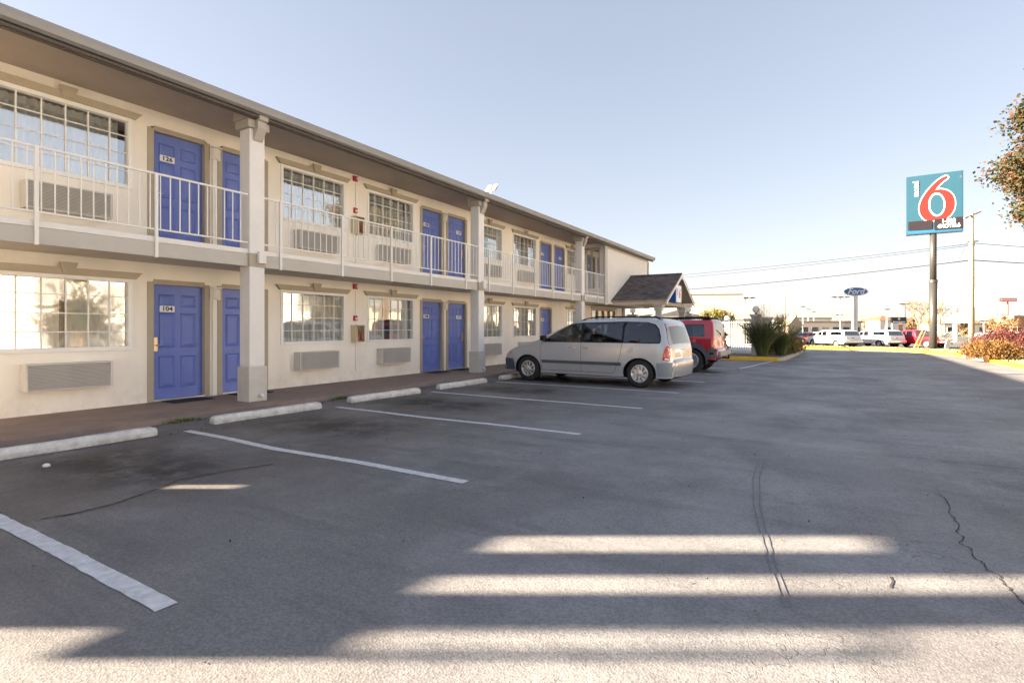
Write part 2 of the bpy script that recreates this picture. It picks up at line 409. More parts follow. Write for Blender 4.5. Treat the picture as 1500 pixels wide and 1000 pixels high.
# planted island in front of the pool
isl = [(-8.6, 24.95), (-2.0, 24.95), (-1.82, 25.15), (-1.5, 33.6), (-1.9, 35.2), (-3.0, 36.0), (-8.6, 36.2)]
poly_sheet('planting_island', isl, .10, M['mulch'], .2)
kerb_run('kerb', [(-8.6, 24.93), (-2.0, 24.93)], .17, .145, M['yellow'], side=-1)
kerb_run('kerb', [(-2.0, 24.93), (-1.80, 25.15), (-1.48, 33.6), (-1.88, 35.25), (-3.0, 36.05)], .17, .14, M['kerb'], side=-1)
poly_sheet('pool_terrace', [(-30, 29.0), (-3.4, 29.0), (-3.4, 36.1), (-3.4, 40.3), (-30, 40.3)], .14, M['concrete'], .3)
# walkway
WK = .09
b = MB()
n = 220; 
edge = [(-8.28+random.uniform(-.018, .018), -6+i*(36.0/n)) for i in range(n+1)]
for i, (x, y) in enumerate(edge):
    b.v += [(-10.2, y, WK), (x-.06, y, WK), (x, y, WK-.02), (x+.03+random.uniform(-.01, .02), y, -.05)]
for i in range(n):
    for k in range(3): b.f.append((i*4+k, i*4+k+1, (i+1)*4+k+1, (i+1)*4+k))
struct(b.build('walkway', M['walk']))
# painted stall lines
def ribbon(name, pts, w, m, z=.004, jag=0, step=.06):
    P = resample(pts, step); b = MB()
    for i, p in enumerate(P):
        a = Vector(P[max(i-1, 0)]); c = Vector(P[min(i+1, len(P)-1)]); t = (c-a).normalized(); nn = Vector((-t.y, t.x))
        wl = w/2*(1+random.uniform(-jag, jag)); wr = w/2*(1+random.uniform(-jag, jag))
        b.v += [(p[0]+nn.x*wl, p[1]+nn.y*wl, z), (p[0]-nn.x*wr, p[1]-nn.y*wr, z)]
    for i in range(len(P)-1): b.f.append((2*i, 2*i+1, 2*i+3, 2*i+2))
    return struct(b.build(name, m))
for y0, bend in ((1.43, 0), (3.94, .05), (6.47, .04), (9.07, .03), (11.63, .0), (14.25, 0), (16.85, 0), (19.4, 0)):
    pts = [(-7.45, y0+bend*.4), (-6.5, y0+bend*.2), (-5.6, y0-bend), (-5.35, y0-bend), (-4.2, y0), (-2.83, y0-.02)]
    ribbon('parking_line', pts, .105, M['paintline'], jag=.07)
for k in range(6):
    ribbon('hatch_line', [(-6.6+.1*k, 20.6+.7*k), (-2.75, 19.9+.75*k)], .09, M['fadedline'], jag=.15)
ribbon('hatch_line', [(-2.75, 19.5), (-2.2, 24.6)], .1, M['paintline'], jag=.1)
crk = [gp(*p) for p in [(1368, 722), (1383, 728), (1392, 741), (1390, 752), (1404, 766), (1401, 778), (1410, 786), (1407, 797), (1421, 803), (1428, 818), (1444, 826), (1446, 836), (1462, 841), (1470, 856), (1486, 869), (1500, 884), (1530, 900)]]
cr2 = []
for a, c in zip(crk[:-1], crk[1:]):
    for k in range(4):
        t = k/4; cr2.append((a[0]+(c[0]-a[0])*t+random.uniform(-.008, .008), a[1]+(c[1]-a[1])*t+random.uniform(-.012, .012)))
ribbon('crack', cr2, .0075, M['crackm'], jag=.7, step=.02)
ribbon('crack', [gp(*p) for p in [(1305, 845), (1308, 852), (1304, 862)]], .009, M['crackm'], jag=.8, step=.01)
ribbon('crack', [gp(*p) for p in [(60, 760), (110, 752), (170, 737), (230, 716), (262, 703), (330, 690), (400, 680)]], .022, M['seam'], jag=.8, step=.03)
ribbon('crack', [gp(*p) for p in [(262, 703), (340, 684), (420, 672), (520, 660)]], .05, M['fadedline'], jag=.7, step=.03, z=.003) if 0 else None
for off in (0, 9):
    ribbon('tyre_mark', [gp(x+off, y) for x, y in [(1112, 672), (1103, 700), (1104, 740), (1112, 775), (1128, 830), (1150, 890)]], .012, M['rubbermark'], jag=.4)

# ================================================================= MOTEL
XW = -10.16; XE = -8.80; DZ = 2.69; UF = 2.76; YS = -.3; YN = 29.1
motel = thing('motel_building', (-12, 13, 0), 'long two storey cream motel with outdoor balcony walkway, blue doors and taupe trim', 'motel')
def P_(b, name, m, parent=None, **k): return b.build(name, m, parent or motel, **k)
win_l = [(2.72, 4.49), (7.36, 9.10), (9.84, 11.59), (14.53, 16.28), (17.05, 18.82), (21.66, 22.62)]
doors = [4.84, 6.06, 11.95, 13.16, 19.22, 20.50]
WZ0, WZ1 = 1.03, 2.18
holes = []
for (a, c) in win_l:
    holes.append((a, c, WZ0, WZ1)); holes.append((a, c, WZ0+DZ, WZ1+DZ))
DW = .88
for i, y in enumerate(doors):
    if i != 5: holes.append((y-.045, y+DW+.045, WK, 2.185))
    holes.append((y-.045, y+DW+.045, UF, 2.185+DZ))
lob = (24.5, 27.8)
holes.append((lob[0], lob[1], WK+.0, 2.32))
def wall_holes(X0, X1, y0, y1, z0, z1, holes, name, m, flip=1, axis='x'):
    ys_ = sorted({y0, y1, *[h[0] for h in holes], *[h[1] for h in holes]}); zs_ = sorted({z0, z1, *[h[2] for h in holes], *[h[3] for h in holes]})
    ys_ = [y for y in ys_ if y0 <= y <= y1]; zs_ = [z for z in zs_ if z0 <= z <= z1]
    b = MB()
    def pt(x, y, z): return (x, y, z) if axis == 'x' else (y, x, z)
    def solid(j, k):
        if j < 0 or k < 0 or j >= len(ys_)-1 or k >= len(zs_)-1: return False
        cy = (ys_[j]+ys_[j+1])/2; cz = (zs_[k]+zs_[k+1])/2
        return not any(h[0] < cy < h[1] and h[2] < cz < h[3] for h in holes)
    for j in range(len(ys_)-1):
        for k in range(len(zs_)-1):
            if not solid(j, k): continue
            a, c, d, e = ys_[j], ys_[j+1], zs_[k], zs_[k+1]
            b.quad(pt(X1, a, d), pt(X1, c, d), pt(X1, c, e), pt(X1, a, e)); b.quad(pt(X0, a, e), pt(X0, c, e), pt(X0, c, d), pt(X0, a, d))
            if not solid(j-1, k): b.quad(pt(X0, a, d), pt(X1, a, d), pt(X1, a, e), pt(X0, a, e))
            if not solid(j+1, k): b.quad(pt(X0, c, e), pt(X1, c, e), pt(X1, c, d), pt(X0, c, d))
            if not solid(j, k-1): b.quad(pt(X0, c, d), pt(X1, c, d), pt(X1, a, d), pt(X0, a, d))
            if not solid(j, k+1): b.quad(pt(X0, a, e), pt(X1, a, e), pt(X1, c, e), pt(X0, c, e))
    me_ = MB(); me_.v = b.v; me_.f = b.f
    o = me_.build(name, m, motel, fixn=False)
    bm = bmesh.new(); bm.from_mesh(o.data); bmesh.ops.remove_doubles(bm, verts=bm.verts, dist=.0005); bmesh.ops.recalc_face_normals(bm, faces=bm.faces); bm.to_mesh(o.data); bm.free()
    return o
wall_holes(XW-.22, XW, YS, YN, -.1, 5.17, holes, 'front_wall', M['wall'])
# the rest of the shell
P_(MB().box(-22.4, -22.2, YS, YN, -.1, 5.17), 'back_wall', M['wall'])
P_(MB().box(-22.2, XW-.22, YS, YS+.2, -.1, 5.17), 'end_wall', M['wall'])
P_(MB().box(-22.2, XW-.22, YN-.2, YN, -.1, 5.17), 'end_wall', M['wall'])
P_(MB().box(-22.2, XW-.22, YS+.2, YN-.2, 2.47, 2.72), 'upper_floor', M['room'])
P_(MB().box(-22.2, XW-.22, YS+.2, YN-.2, 0, .085), 'lower_floor', M['room'])
b = MB()
for y in (4.72, 7.12, 9.5, 13.06, 16.6, 19.1, 21.6): b.box(-15.5, XW-.23, y-.04, y+.04, .09, 2.46).box(-15.5, XW-.23, y-.04, y+.04, 2.73, 5.1)
b.box(-15.6, -15.5, YS+.2, YN-.2, .09, 2.46).box(-15.6, -15.5, YS+.2, YN-.2, 2.73, 5.1)
P_(b, 'room_partitions', M['room'])
# roof, soffit, fascia and gutter
ROOFY0, ROOFY1 = -3.8, 29.45
P_(MB().prism([(-8.62, 5.19), (-16.3, 6.25), (-24.0, 5.19)], -.7, ROOFY1, 'xz'), 'roof', M['gutter'])
P_(MB().prism([(-8.62, 5.19), (-10.5, 5.44), (-10.5, 5.19)], ROOFY0, -.703, 'xz'), 'porch_roof', M['gutter'])
P_(MB().box(-23.6, -8.66, -.68, ROOFY1-.02, 5.155, 5.185).box(-10.48, -8.66, ROOFY0+.02, -.69, 5.155, 5.185), 'soffit', M['soffit'])
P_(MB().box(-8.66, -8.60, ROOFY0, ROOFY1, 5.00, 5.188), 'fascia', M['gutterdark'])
gut = MB().prism([(-8.597, 5.07), (-8.52, 5.06), (-8.47, 5.09), (-8.455, 5.15), (-8.45, 5.215), (-8.47, 5.215), (-8.475, 5.16), (-8.49, 5.11), (-8.53, 5.085), (-8.597, 5.09)], ROOFY0, ROOFY1, 'xz')
P_(gut, 'gutter', M['gutter'])
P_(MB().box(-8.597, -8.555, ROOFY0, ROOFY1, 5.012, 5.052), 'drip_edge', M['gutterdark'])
# balcony slab
P_(MB().box(XW-.0, XE, YS, 22.62, 2.50, UF), 'balcony_slab', M['slabpaint'])
P_(MB().box(-9.0, XE, -2.62, YS-.003, 2.58, UF+.1), 'notch_shade_stub', M['slabpaint'])  # unseen slab stub, added and sized to shade a notch in the sunlit strip
P_(MB().box(XE+.002, XE+.035, -2.62, 28.9, 2.45, 2.665), 'balcony_fascia', M['fascia'], bevel=.006)
P_(MB().box(XE+.002, XE+.018, -2.62, 28.9, 2.675, UF-.006), 'slab_edge', M['column'])
# storey block over the lobby (the end of the balcony) and its side wall with the window
ye = 22.64
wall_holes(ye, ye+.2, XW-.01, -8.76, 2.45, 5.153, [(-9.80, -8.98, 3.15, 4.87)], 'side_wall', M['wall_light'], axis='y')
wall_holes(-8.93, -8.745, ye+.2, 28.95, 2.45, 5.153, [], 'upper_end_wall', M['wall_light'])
P_(MB().box(XW, -8.93, ye+.2, 28.95, 2.45, 2.55), 'overhang_floor', M['soffit'])
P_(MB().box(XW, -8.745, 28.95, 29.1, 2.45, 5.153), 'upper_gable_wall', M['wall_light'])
P_(MB().box(-8.80, -8.70, ye-.06, ye+.22, 2.40, 5.153), 'corner_trim', M['colbase'], bevel=.01)
P_(MB().box(-8.742, -8.70, ye+.22, 29.0, 4.93, 5.15), 'frieze_board', M['fascia'], bevel=.01)
P_(MB().box(-8.742, -8.715, 28.9, 29.12, 2.5, 4.92), 'corner_board', M['trim'])
f = P_(MB().box(-9.85, -8.93, ye-.05, ye-.01, 4.87, 4.97).box(-9.80, -9.75, ye-.04, ye+.1, 3.15, 4.87).box(-9.03, -8.98, ye-.04, ye+.1, 3.15, 4.87).box(-9.42, -9.37, ye-.03, ye+.1, 3.15, 4.87), 'window', M['trim'])
P_(MB().box(-9.75, -9.03, ye+.05, ye+.06, 3.15, 4.87), 'pane', M['glass_up'], f)
P_(MB().box(-9.75, -9.03, ye+.14, ye+.15, 3.15, 4.87), 'curtain', M['curtain_dark'], f)
# unseen wall added past the porch end, its slots shaped to throw sun bands
wall_holes(-8.80, -8.72, -2.34, 1.45, -.05, 5.15, [(-1.39, -1.06, 2.78, 3.72), (-1.99, -1.73, 2.80, 4.6), (.13, .31, 1.55, 1.80)], 'sun_slot_wall', M['wall_light'])

def make_window(y0, y1, z0, z1, name='window', cols=6, rows=4, gm='glass_low', curtains=()):
    fw = .045; x1 = XW+.022; x0 = XW-.08
    b = MB()
    b.box(x0, x1, y0-.02, y0+fw, z0-.02, z1+.02).box(x0, x1, y1-fw, y1+.02, z0-.02, z1+.02)
    b.box(x0, x1, y0+fw, y1-fw, z1-fw, z1+.02).box(x0, x1+.006, y0+fw, y1-fw, z0-.02, z0+fw)
    w = b.build(name, M['white'], motel, bevel=.004)
    xg = XW-.045
    tl_ = .05 if (z0 > 3 and 14 < y0 < 15) else random.uniform(0, .006)      # panes never sit dead true
    P_(MB().quad((xg, y0+fw, z0+fw), (xg-tl_, y1-fw, z0+fw), (xg-tl_, y1-fw, z1-fw), (xg, y0+fw, z1-fw)), 'pane', M[gm], w)
    for i in range(1, cols):
        y = y0+(y1-y0)*i/cols; P_(MB().box(xg+.003, xg+.017, y-.008, y+.008, z0+fw, z1-fw), 'muntin', M['white'], w)
    for i in range(1, rows):
        z = z0+(z1-z0)*i/rows; P_(MB().box(xg+.004, xg+.014, y0+fw, y1-fw, z-.007, z+.007), 'muntin', M['white'], w)
    for (a, c, mm, amp) in curtains:
        a, c = y0+(y1-y0)*a, y0+(y1-y0)*c
        nn = max(6, int((c-a)/.012)); b = MB(); ph = random.random()*6
        for i in range(nn+1):
            y = a+(c-a)*i/nn; x = xg-.10+amp*math.sin(y*62+ph+1.3*math.sin(y*9))+.01*math.sin(y*23)
            b.v += [(x, y, z0-.05), (x+.004*math.sin(i), y, z1-.06-.012*abs(math.sin(y*31)))]
        for i in range(nn): b.f.append((2*i, 2*i+2, 2*i+3, 2*i+1))
        P_(b, 'curtain', M[mm], w, smooth=True)
    return w
def lintel(y0, y1, z):
    c = (y0+y1)/2
    b = MB().prism([(y0-.06, z), (y1+.06, z), (y1+.15, z+.11), (y0-.15, z+.11)], XW+.001, XW+.065, 'yz')
    P_(b, 'window_head_trim', M['trim'], bevel=.006)
    P_(MB().prism([(c-.075, z+.02), (c+.075, z+.02), (c+.115, z+.19), (c-.115, z+.19)], XW+.0665, XW+.10, 'yz'), 'keystone', M['trim'], bevel=.005)
curt_low = [[(.02, .47, 'curtain', .022), (.53, .98, 'curtain', .022)], [(.02, .98, 'curtain', .02)], [(.0, .42, 'curtain', .02), (.55, .95, 'curtain', .02)],
            [(.0, .98, 'curtain', .02)], [(.02, .5, 'curtain', .02), (.5, .98, 'curtain_dark', .02)], [(.0, 1, 'curtain', .02)]]
curt_up = [[(.0, .92, 'curtain', .022)], [(.03, 1, 'curtain', .02)], [(.0, .84, 'curtain', .02), (.88, 1, 'curtain', .02)], [(.3, 1, 'curtain', .02)],
           [(.0, .45, 'curtain', .02), (.55, 1, 'curtain_dark', .02)], [(.0, 1, 'curtain_dark', .02)]]
for i, (a, c) in enumerate(win_l):
    cc = 6 if c-a > 1.2 else 3
    make_window(a, c, WZ0, WZ1, cols=cc, gm='glass_low', curtains=curt_low[i])
    make_window(a, c, WZ0+DZ, WZ1+DZ, cols=cc, gm='glass_up', curtains=curt_up[i])
    lintel(a, c, WZ1+.015); lintel(a, c, WZ1+DZ+.015)
# lobby shop front, brown frame
b = MB(); ya, yb = lob
for y in (ya, ya+.82, ya+1.64, ya+2.46, yb-.06): b.box(XW-.12, XW+.01, y, y+.06, WK, 2.30)
b.box(XW-.11, XW, ya+.06, yb-.06, 2.24, 2.32).box(XW-.11, XW, ya+.06, yb-.06, WK, .2).box(XW-.11, XW, ya+.06, yb-.06, 1.02, 1.07)
sf = P_(b, 'lobby_window', M['trim']); P_(MB().box(XW-.07, XW-.06, ya+.06, yb-.06, .2, 2.24), 'pane', M['glass_low'], sf)
P_(MB().box(XW+.002, XW+.05, ya-.1, yb+.1, 2.33, 2.42), 'window_head_trim', M['trim'])
P_(MB().box(XW+.0, XW+.10, 28.85, 29.15, .09, 2.44), 'corner_pilaster', M['trim'], bevel=.01)

# air conditioners
def make_ac():
    b = MB(); 
    w = bpy.data.meshes.new('air_conditioner')
    d, W_, H_ = .21, 1.09, .40
    o = b.box(0, d-.03, -W_/2, W_/2, 0, H_).box(d-.03, d, -W_/2, -W_/2+.03, 0, H_).box(d-.03, d, W_/2-.03, W_/2, 0, H_).box(d-.03, d, -W_/2+.03, W_/2-.03, H_-.022, H_).box(d-.03, d, -W_/2+.03, W_/2-.03, 0, .018).build('air_conditioner', M['ac'], motel, local=True, bevel=.004)
    bb = MB().quad((d-.029, -W_/2+.03, .018), (d-.029, W_/2-.03, .018), (d-.029, W_/2-.03, H_-.022), (d-.029, -W_/2+.03, H_-.022)).build('grille_back', M['acgap'], o, local=True)
    base = o.location.copy()
    lv = []
    proto = MB().prism([(d-.028, 0), (d-.004, -.006), (d-.002, .002), (d-.028, .012)], -W_/2+.03, W_/2-.03, 'xz').build('louvre', M['ac'], o, local=True)
    lv.append(proto); pz = proto.location.copy()
    for k in range(17):
        q = proto if k == 0 else proto.copy()
        if k: col.objects.link(q); q.parent = o
        q.location = (pz.x-base.x, pz.y-base.y, .022+k*.0208)
        if k == 0: q0 = q
    bb.location = (bb.location.x-base.x, bb.location.y-base.y, bb.location.z-base.z)
    return o
ac0 = make_ac(); acx = ac0.location.x
k = 0
for (a, c) in win_l[:5]:
    for z in (.45, .45+DZ-.02):
        q = ac0 if k == 0 else copy_tree(ac0, motel)
        q.location = (XW+.002+acx+12, (a+c)/2-.01-13, z); k += 1

# doors
def make_door(y, z0, number, hinge):
    xd = XW-.075; zt = z0+2.04
    fr = MB().box(XW-.14, XW+.018, y-.045-.055, y-.0, z0, zt+.045).box(XW-.14, XW+.018, y+DW, y+DW+.10, z0, zt+.045).box(XW-.14, XW+.018, y, y+DW, zt+.002, zt+.10-.055+.045)
    b = MB().box(xd-.045, xd, y+.004, y+DW-.004, z0+.03, zt)
    d = P_(b, 'door', M['door'])
    P_(fr, 'door_frame', M['trim'], d, bevel=.004)
    P_(MB().box(XW-.13, XW+.03, y, y+DW, z0+.0015, z0+.028), 'threshold', M['steel'], d)
    pw = .27
    for (cx) in (y+DW*.29, y+DW*.71):
        for (pz0, pz1) in ((1.66, 1.88), (.93, 1.55), (.22, .78)):
            b = MB(); a0, a1, b0, b1 = cx-pw/2, cx+pw/2, z0+pz0, z0+pz1
            def ring(q, x): return [(x, a0+q, b0+q), (x, a1-q, b0+q), (x, a1-q, b1-q), (x, a0+q, b1-q)]
            rs = ring(0, xd+.001)+ring(.010, xd+.014)+ring(.024, xd+.0015)+ring(.062, xd+.012)
            fs = [(4*j+i, 4*j+(i+1) % 4, 4*j+4+(i+1) % 4, 4*j+4+i) for j in range(3) for i in range(4)]+[(12, 13, 14, 15)]
            b.add(rs, fs); P_(b, 'door_panel', M['door'], d)
    s = 1 if hinge == 'R' else -1         # the plate sits on the leaf's lock side
    cy = y+DW*(.29 if s == 1 else .71)
    P_(MB().box(xd+.0122, xd+.018, cy-.125, cy+.125, z0+1.565, z0+1.675), 'number_plate', M['plate'], d, bevel=.004)
    t = text_mesh('room_number', number, .105, M['ink'], d, (xd+.0195-WP[d.name].x, cy-WP[d.name].y, z0+1.62-WP[d.name].z), (R(90), 0, R(90)), ext=.001, sx=1.15, bold=.003)
    hy = y+(.065 if s == 1 else DW-.065)
    P_(MB().box(xd+.002, xd+.02, hy-.03, hy+.03, z0+.87, z0+1.12), 'lock_plate', M['brass'], d, bevel=.004)
    P_(MB().tube([(xd+.02, hy, z0+.98), (xd+.06, hy, z0+.98), (xd+.065, hy+.05*s, z0+.98), (xd+.06, hy+.11*s, z0+.975)], .009, 8), 'handle', M['steel'], d, smooth=True)
    return d
nums_lo = ['104', '105', '106', '107', '108']; nums_up = ['126', '127', '128', '129', '130', '131']
for i, y in enumerate(doors):
    h = 'R' if i % 2 == 0 else 'L'
    if i != 5: make_door(y, WK+.005, nums_lo[i], h)
    make_door(y, UF+.002, nums_up[i], h)
# white strips between paired doors
for (y, z0, z1) in ((5.92, WK, 1.9), (5.92, UF, UF+1.82), (12.98, WK, 1.9), (12.98, UF, UF+1.82)):
    P_(MB().box(XW+.001, XW+.03, y-.055, y+.03, z0, z1), 'cover_strip', M['rail'], bevel=.004)
# thin conduit for the alarms
P_(MB().tube([(XW+.012, 9.44, .3), (XW+.012, 9.44, 2.30)], .007, 6), 'conduit', M['wall_light']); P_(MB().tube([(XW+.012, 9.44, 2.8), (XW+.012, 9.44, 4.95)], .007, 6), 'conduit', M['wall_light'])

# columns
def make_column(y):
    x0, x1 = -9.04, -8.72; w = .16
    P_(MB().box(x0+.015, x1-.015, y-w+.015, y+w-.015, .70, 4.86), 'column', M['column'], bevel=.012)
    P_(MB().box(x0-.015, x1+.012, y-w-.015, y+w+.015, .085, .70), 'column_base', M['colbase'], bevel=.012)
    c = P_(MB().box(x0-.03, x1+.04, y-w-.04, y+w+.04, 4.86, 5.0), 'capital', M['capital'], bevel=.006)
    P_(MB().box(x0-.05, x1+.065, y-w-.065, y+w+.065, 5.006, 5.15), 'capital_top', M['capital'], c, bevel=.006)
    P_(MB().prism([(x1+.04, 5.15), (x1+.18, 5.15), (x1+.18, 4.99), (x1+.13, 4.97), (x1+.13, 4.86), (x1+.02, 4.66), (x1-.01, 4.66), (x1-.01, 4.855), (x1+.04, 4.857)], y-.085, y+.085, 'xz'), 'bracket', M['capital'], c, bevel=.006)
    P_(MB().box(x0+.0, x1+.003, y-w, y+w, 2.45, 2.68), 'column_band', M['trim'], bevel=.006)
    P_(MB().box(x1+.004, x1+.075, y-.02, y+.12, 2.51, 2.72), 'junction_box', M['column'], bevel=.008)
    P_(MB().tube([(x1+.005, y+.04, .20), (x1+.07, y+.04, .20), (x1+.09, y+.04, .16)], .028, 10), 'drain_spout', M['white'], smooth=True)
for y in (-3.4, 5.85, 12.88, 20.2): make_column(y)

# railing
rail_x = -8.775
posts = [-2.60]+[2.79-1.44*k for k in (0,)]+[4.21, 6.33, 7.78, 9.22, 10.64, 12.14, 13.3, 14.68, 16.13, 17.53, 19.13, 20.6, 21.8]
runs = [(-2.63, -2.345), (1.47, 5.69), (6.01, 12.72), (13.04, 20.04), (20.36, 22.58)]
for (a, c) in runs:
    r = P_(MB().box(rail_x-.016, rail_x+.016, a, c, 3.685, 3.715).box(rail_x-.014, rail_x+.014, a, c, 2.852, 2.876), 'railing', M['rail'], bevel=.003)
    for p in posts:
        if a < p < c: P_(MB().box(rail_x-.019+.022, rail_x+.019+.022, p-.022, p+.022, 2.44, 3.70), 'rail_post', M['rail'], r, bevel=.003)
    proto = None; y = a+.09
    while y < c-.03:
        if not any(abs(y-p) < .05 for p in posts):
            if proto is None:
                proto = P_(MB().box(rail_x-.007, rail_x+.007, y-.007, y+.007, 2.877, 3.684), 'baluster', M['rail'], r); bl = proto.location.copy(); by = y
            else:
                q = proto.copy(); col.objects.link(q); q.location = (bl.x, bl.y+y-by, bl.z)
        y += .143

# canopy over the lobby drive, with its sign
cy0, cyc, cy1, ez, rz = 23.4, 26.1, 28.8, 2.62, 3.93; cxa, cxb = -8.735, -6.25
canopy = thing('entrance_canopy', (-7.4, 26.1, .09), 'small gabled porch roof with brown shingles on two posts in front of the lobby', 'canopy')
sl = (rz-ez)/(cyc-cy0)
b = MB()
for s, (ya, yb_) in ((1, (cy0, cyc)), (-1, (cy1, cyc))):
    b.add([(cxa, ya, ez), (cxb, ya, ez), (cxb, yb_, rz), (cxa, yb_, rz), (cxa, ya, ez-.09), (cxb, ya, ez-.09), (cxb, yb_, rz-.09), (cxa, yb_, rz-.09)],
          [(0, 1, 2, 3), (4, 7, 6, 5), (0, 4, 5, 1), (1, 5, 6, 2), (0, 3, 7, 4)])
b.build('roof', M['trim'], canopy)
M['shingle'] = mat('asphalt_shingle', (.1, .08, .08), .9, var=.2, scale=12, island=[(.075, .062, .062), (.13, .108, .105), (.17, .145, .14), (.10, .083, .085), (.20, .165, .15)])
b = MB(); L_ = math.hypot(cyc-cy0, rz-ez); rows = 24; dirs = (((cyc-cy0)/L_, (rz-ez)/L_), (-(cyc-cy0)/L_, (rz-ez)/L_))
for s, yb0 in ((0, cy0), (1, cy1)):
    dy, dz = dirs[s]; ny, nz = (-dz, dy) if s == 0 else (dz, -dy*-1)
    if s == 1: ny, nz = dz, -dy
    for r_ in range(rows):
        t0, t1 = r_*L_/rows-.03, (r_+1)*L_/rows+.02; x = cxa-.0 + (0 if r_ % 2 else -.11)
        while x < cxb+.02:
            xa, xb = max(x+.004, cxa), min(x+.216, cxb+.03); x += .22
            if xb-xa < .03: continue
            l0, l1 = .026+random.uniform(0, .008), .006
            j = random.uniform(-.008, .008)
            A = [(xa, yb0+dy*(t0+j)+ny*l0, ez+dz*(t0+j)+nz*l0), (xb, yb0+dy*(t0+j)+ny*l0, ez+dz*(t0+j)+nz*l0), (xb, yb0+dy*t1+ny*l1, ez+dz*t1+nz*l1), (xa, yb0+dy*t1+ny*l1, ez+dz*t1+nz*l1)]
            B = [(p[0], p[1]-ny*l0*.9, p[2]-nz*l0*.9) for p in A[:2]]
            b.add(A+B, [(0, 1, 2, 3), (0, 4, 5, 1), (0, 3, 4), (1, 5, 2)])
o = b.build('shingles', M['shingle'], canopy); o['kind'] = 'stuff'
MB().box(cxa, cxb+.02, cyc-.09, cyc+.09, rz+.012, rz+.045).build('ridge_cap', M['shingle'], canopy)
gx = -6.95
MB().prism([(cy0+.35, ez-.0), (cy1-.35, ez-.0), (cyc, rz-.15)], gx-.06, gx, 'yz').build('gable_wall', M['wall_light'], canopy)
for (ya, sgn) in ((cy0, 1), (cy1, -1)):
    MB().prism([(ya-.03*sgn, ez-.14), (ya+.10*sgn, ez-.14), (cyc, rz-.17), (cyc, rz+.0)], cxb+.003, cxb+.04, 'yz').build('rake_board', M['rail'], canopy)
MB().box(cxa, cxb-.03, cy0+.25, cy0+.45, 2.42, 2.62).build('beam', M['wall'], canopy); MB().box(cxa, cxb-.03, cy1-.45, cy1-.25, 2.42, 2.62).build('beam', M['wall'], canopy)
MB().box(-6.85, -6.65, cy0+.46, cy1-.46, 2.42, 2.60).build('beam', M['trim'], canopy)
for yc in (23.95, 28.25):
    p = MB().box(-6.85, -6.6, yc-.13, yc+.13, .02, 2.15).build('post', M['pillar'], canopy, bevel=.02)
    MB().box(-6.91, -6.54, yc-.19, yc+.19, 1.85, 1.93).build('post_ring', M['colbase'], p, bevel=.015)
    MB().box(-6.9, -6.55, yc-.17, yc+.17, 2.15, 2.30).box(-6.95, -6.5, yc-.22, yc+.22, 2.30, 2.415).build('post_capital', M['colbase'], p, bevel=.015)
sgn = thing('gable_sign', (-6.8, 26.1, 2.62), 'square blue and white lightbox sign mounted on the porch gable', 'sign')
M['signblue'] = mat('sign_side_blue', (.012, .10, .42), .35); M['signwhite'] = mat('sign_face_white', (.80, .83, .86), .3)
M['signred'] = mat('sign_red', (.70, .06, .05), .35); M['signlight'] = mat('sign_face_blue', (.022, .12, .24), .35, var=.03)
MB().box(gx+.005, -6.36, 25.45, 26.45, 2.56, 3.40).build('sign_box', M['signblue'], sgn, bevel=.01)
MB().box(-6.359, -6.33, 25.48, 26.42, 2.59, 3.37).build('sign_face', M['signwhite'], sgn)
text_mesh('numeral', '6', .62, M['signred'], sgn, (-6.325+6.8, 26.06-26.1, 2.98-2.62), (R(90), 0, R(90)), ext=.003, shear=.2, bold=.01)
text_mesh('lettering', 'motel', .15, M['signblue'], sgn, (-6.325+6.8, 25.66-26.1, 3.08-2.62), (R(90), R(-90), R(90)), ext=.003)

# ---------------------------------------------------------------- small things on the motel
lampn = ['cream half round wall lamp between the lower doors 104 and its neighbour', 'cream half round wall lamp between the upper door 126 and its neighbour',
         'cream half round wall lamp between the two lower doors beside the second column', 'cream half round wall lamp between the two upper doors beside the second column']
for i, (y, z) in enumerate(((5.92, 1.92), (5.92, 4.58), (12.98, 1.92), (12.98, 4.6))):
    t = thing('wall_lamp', (XW+.03, y-.01, z), lampn[i], 'lamp', 'wall lamps between paired doors')
    b = MB(); n = 10
    for (h, r_) in ((0, .055), (.03, .07), (.19, .075), (.2, .07)):
        for k in range(n+1):
            a = -math.pi/2+math.pi*k/n; b.v.append((XW+.032+r_*math.cos(a), y-.01+r_*1.2*math.sin(a), z+h))
    for j in range(3):
        for k in range(n): b.f.append((j*(n+1)+k, j*(n+1)+k+1, (j+1)*(n+1)+k+1, (j+1)*(n+1)+k))
    b.build('shade', M['wall_light'], t, smooth=True)
    MB().box(XW+.031, XW+.038, y-.11, y+.09, z-.01, z+.225).build('back_plate', M['rail'], t)
    MB().box(XW+.031, XW+.12, y-.10, y+.08, z+.205, z+.222).build('cap', M['rail'], t)
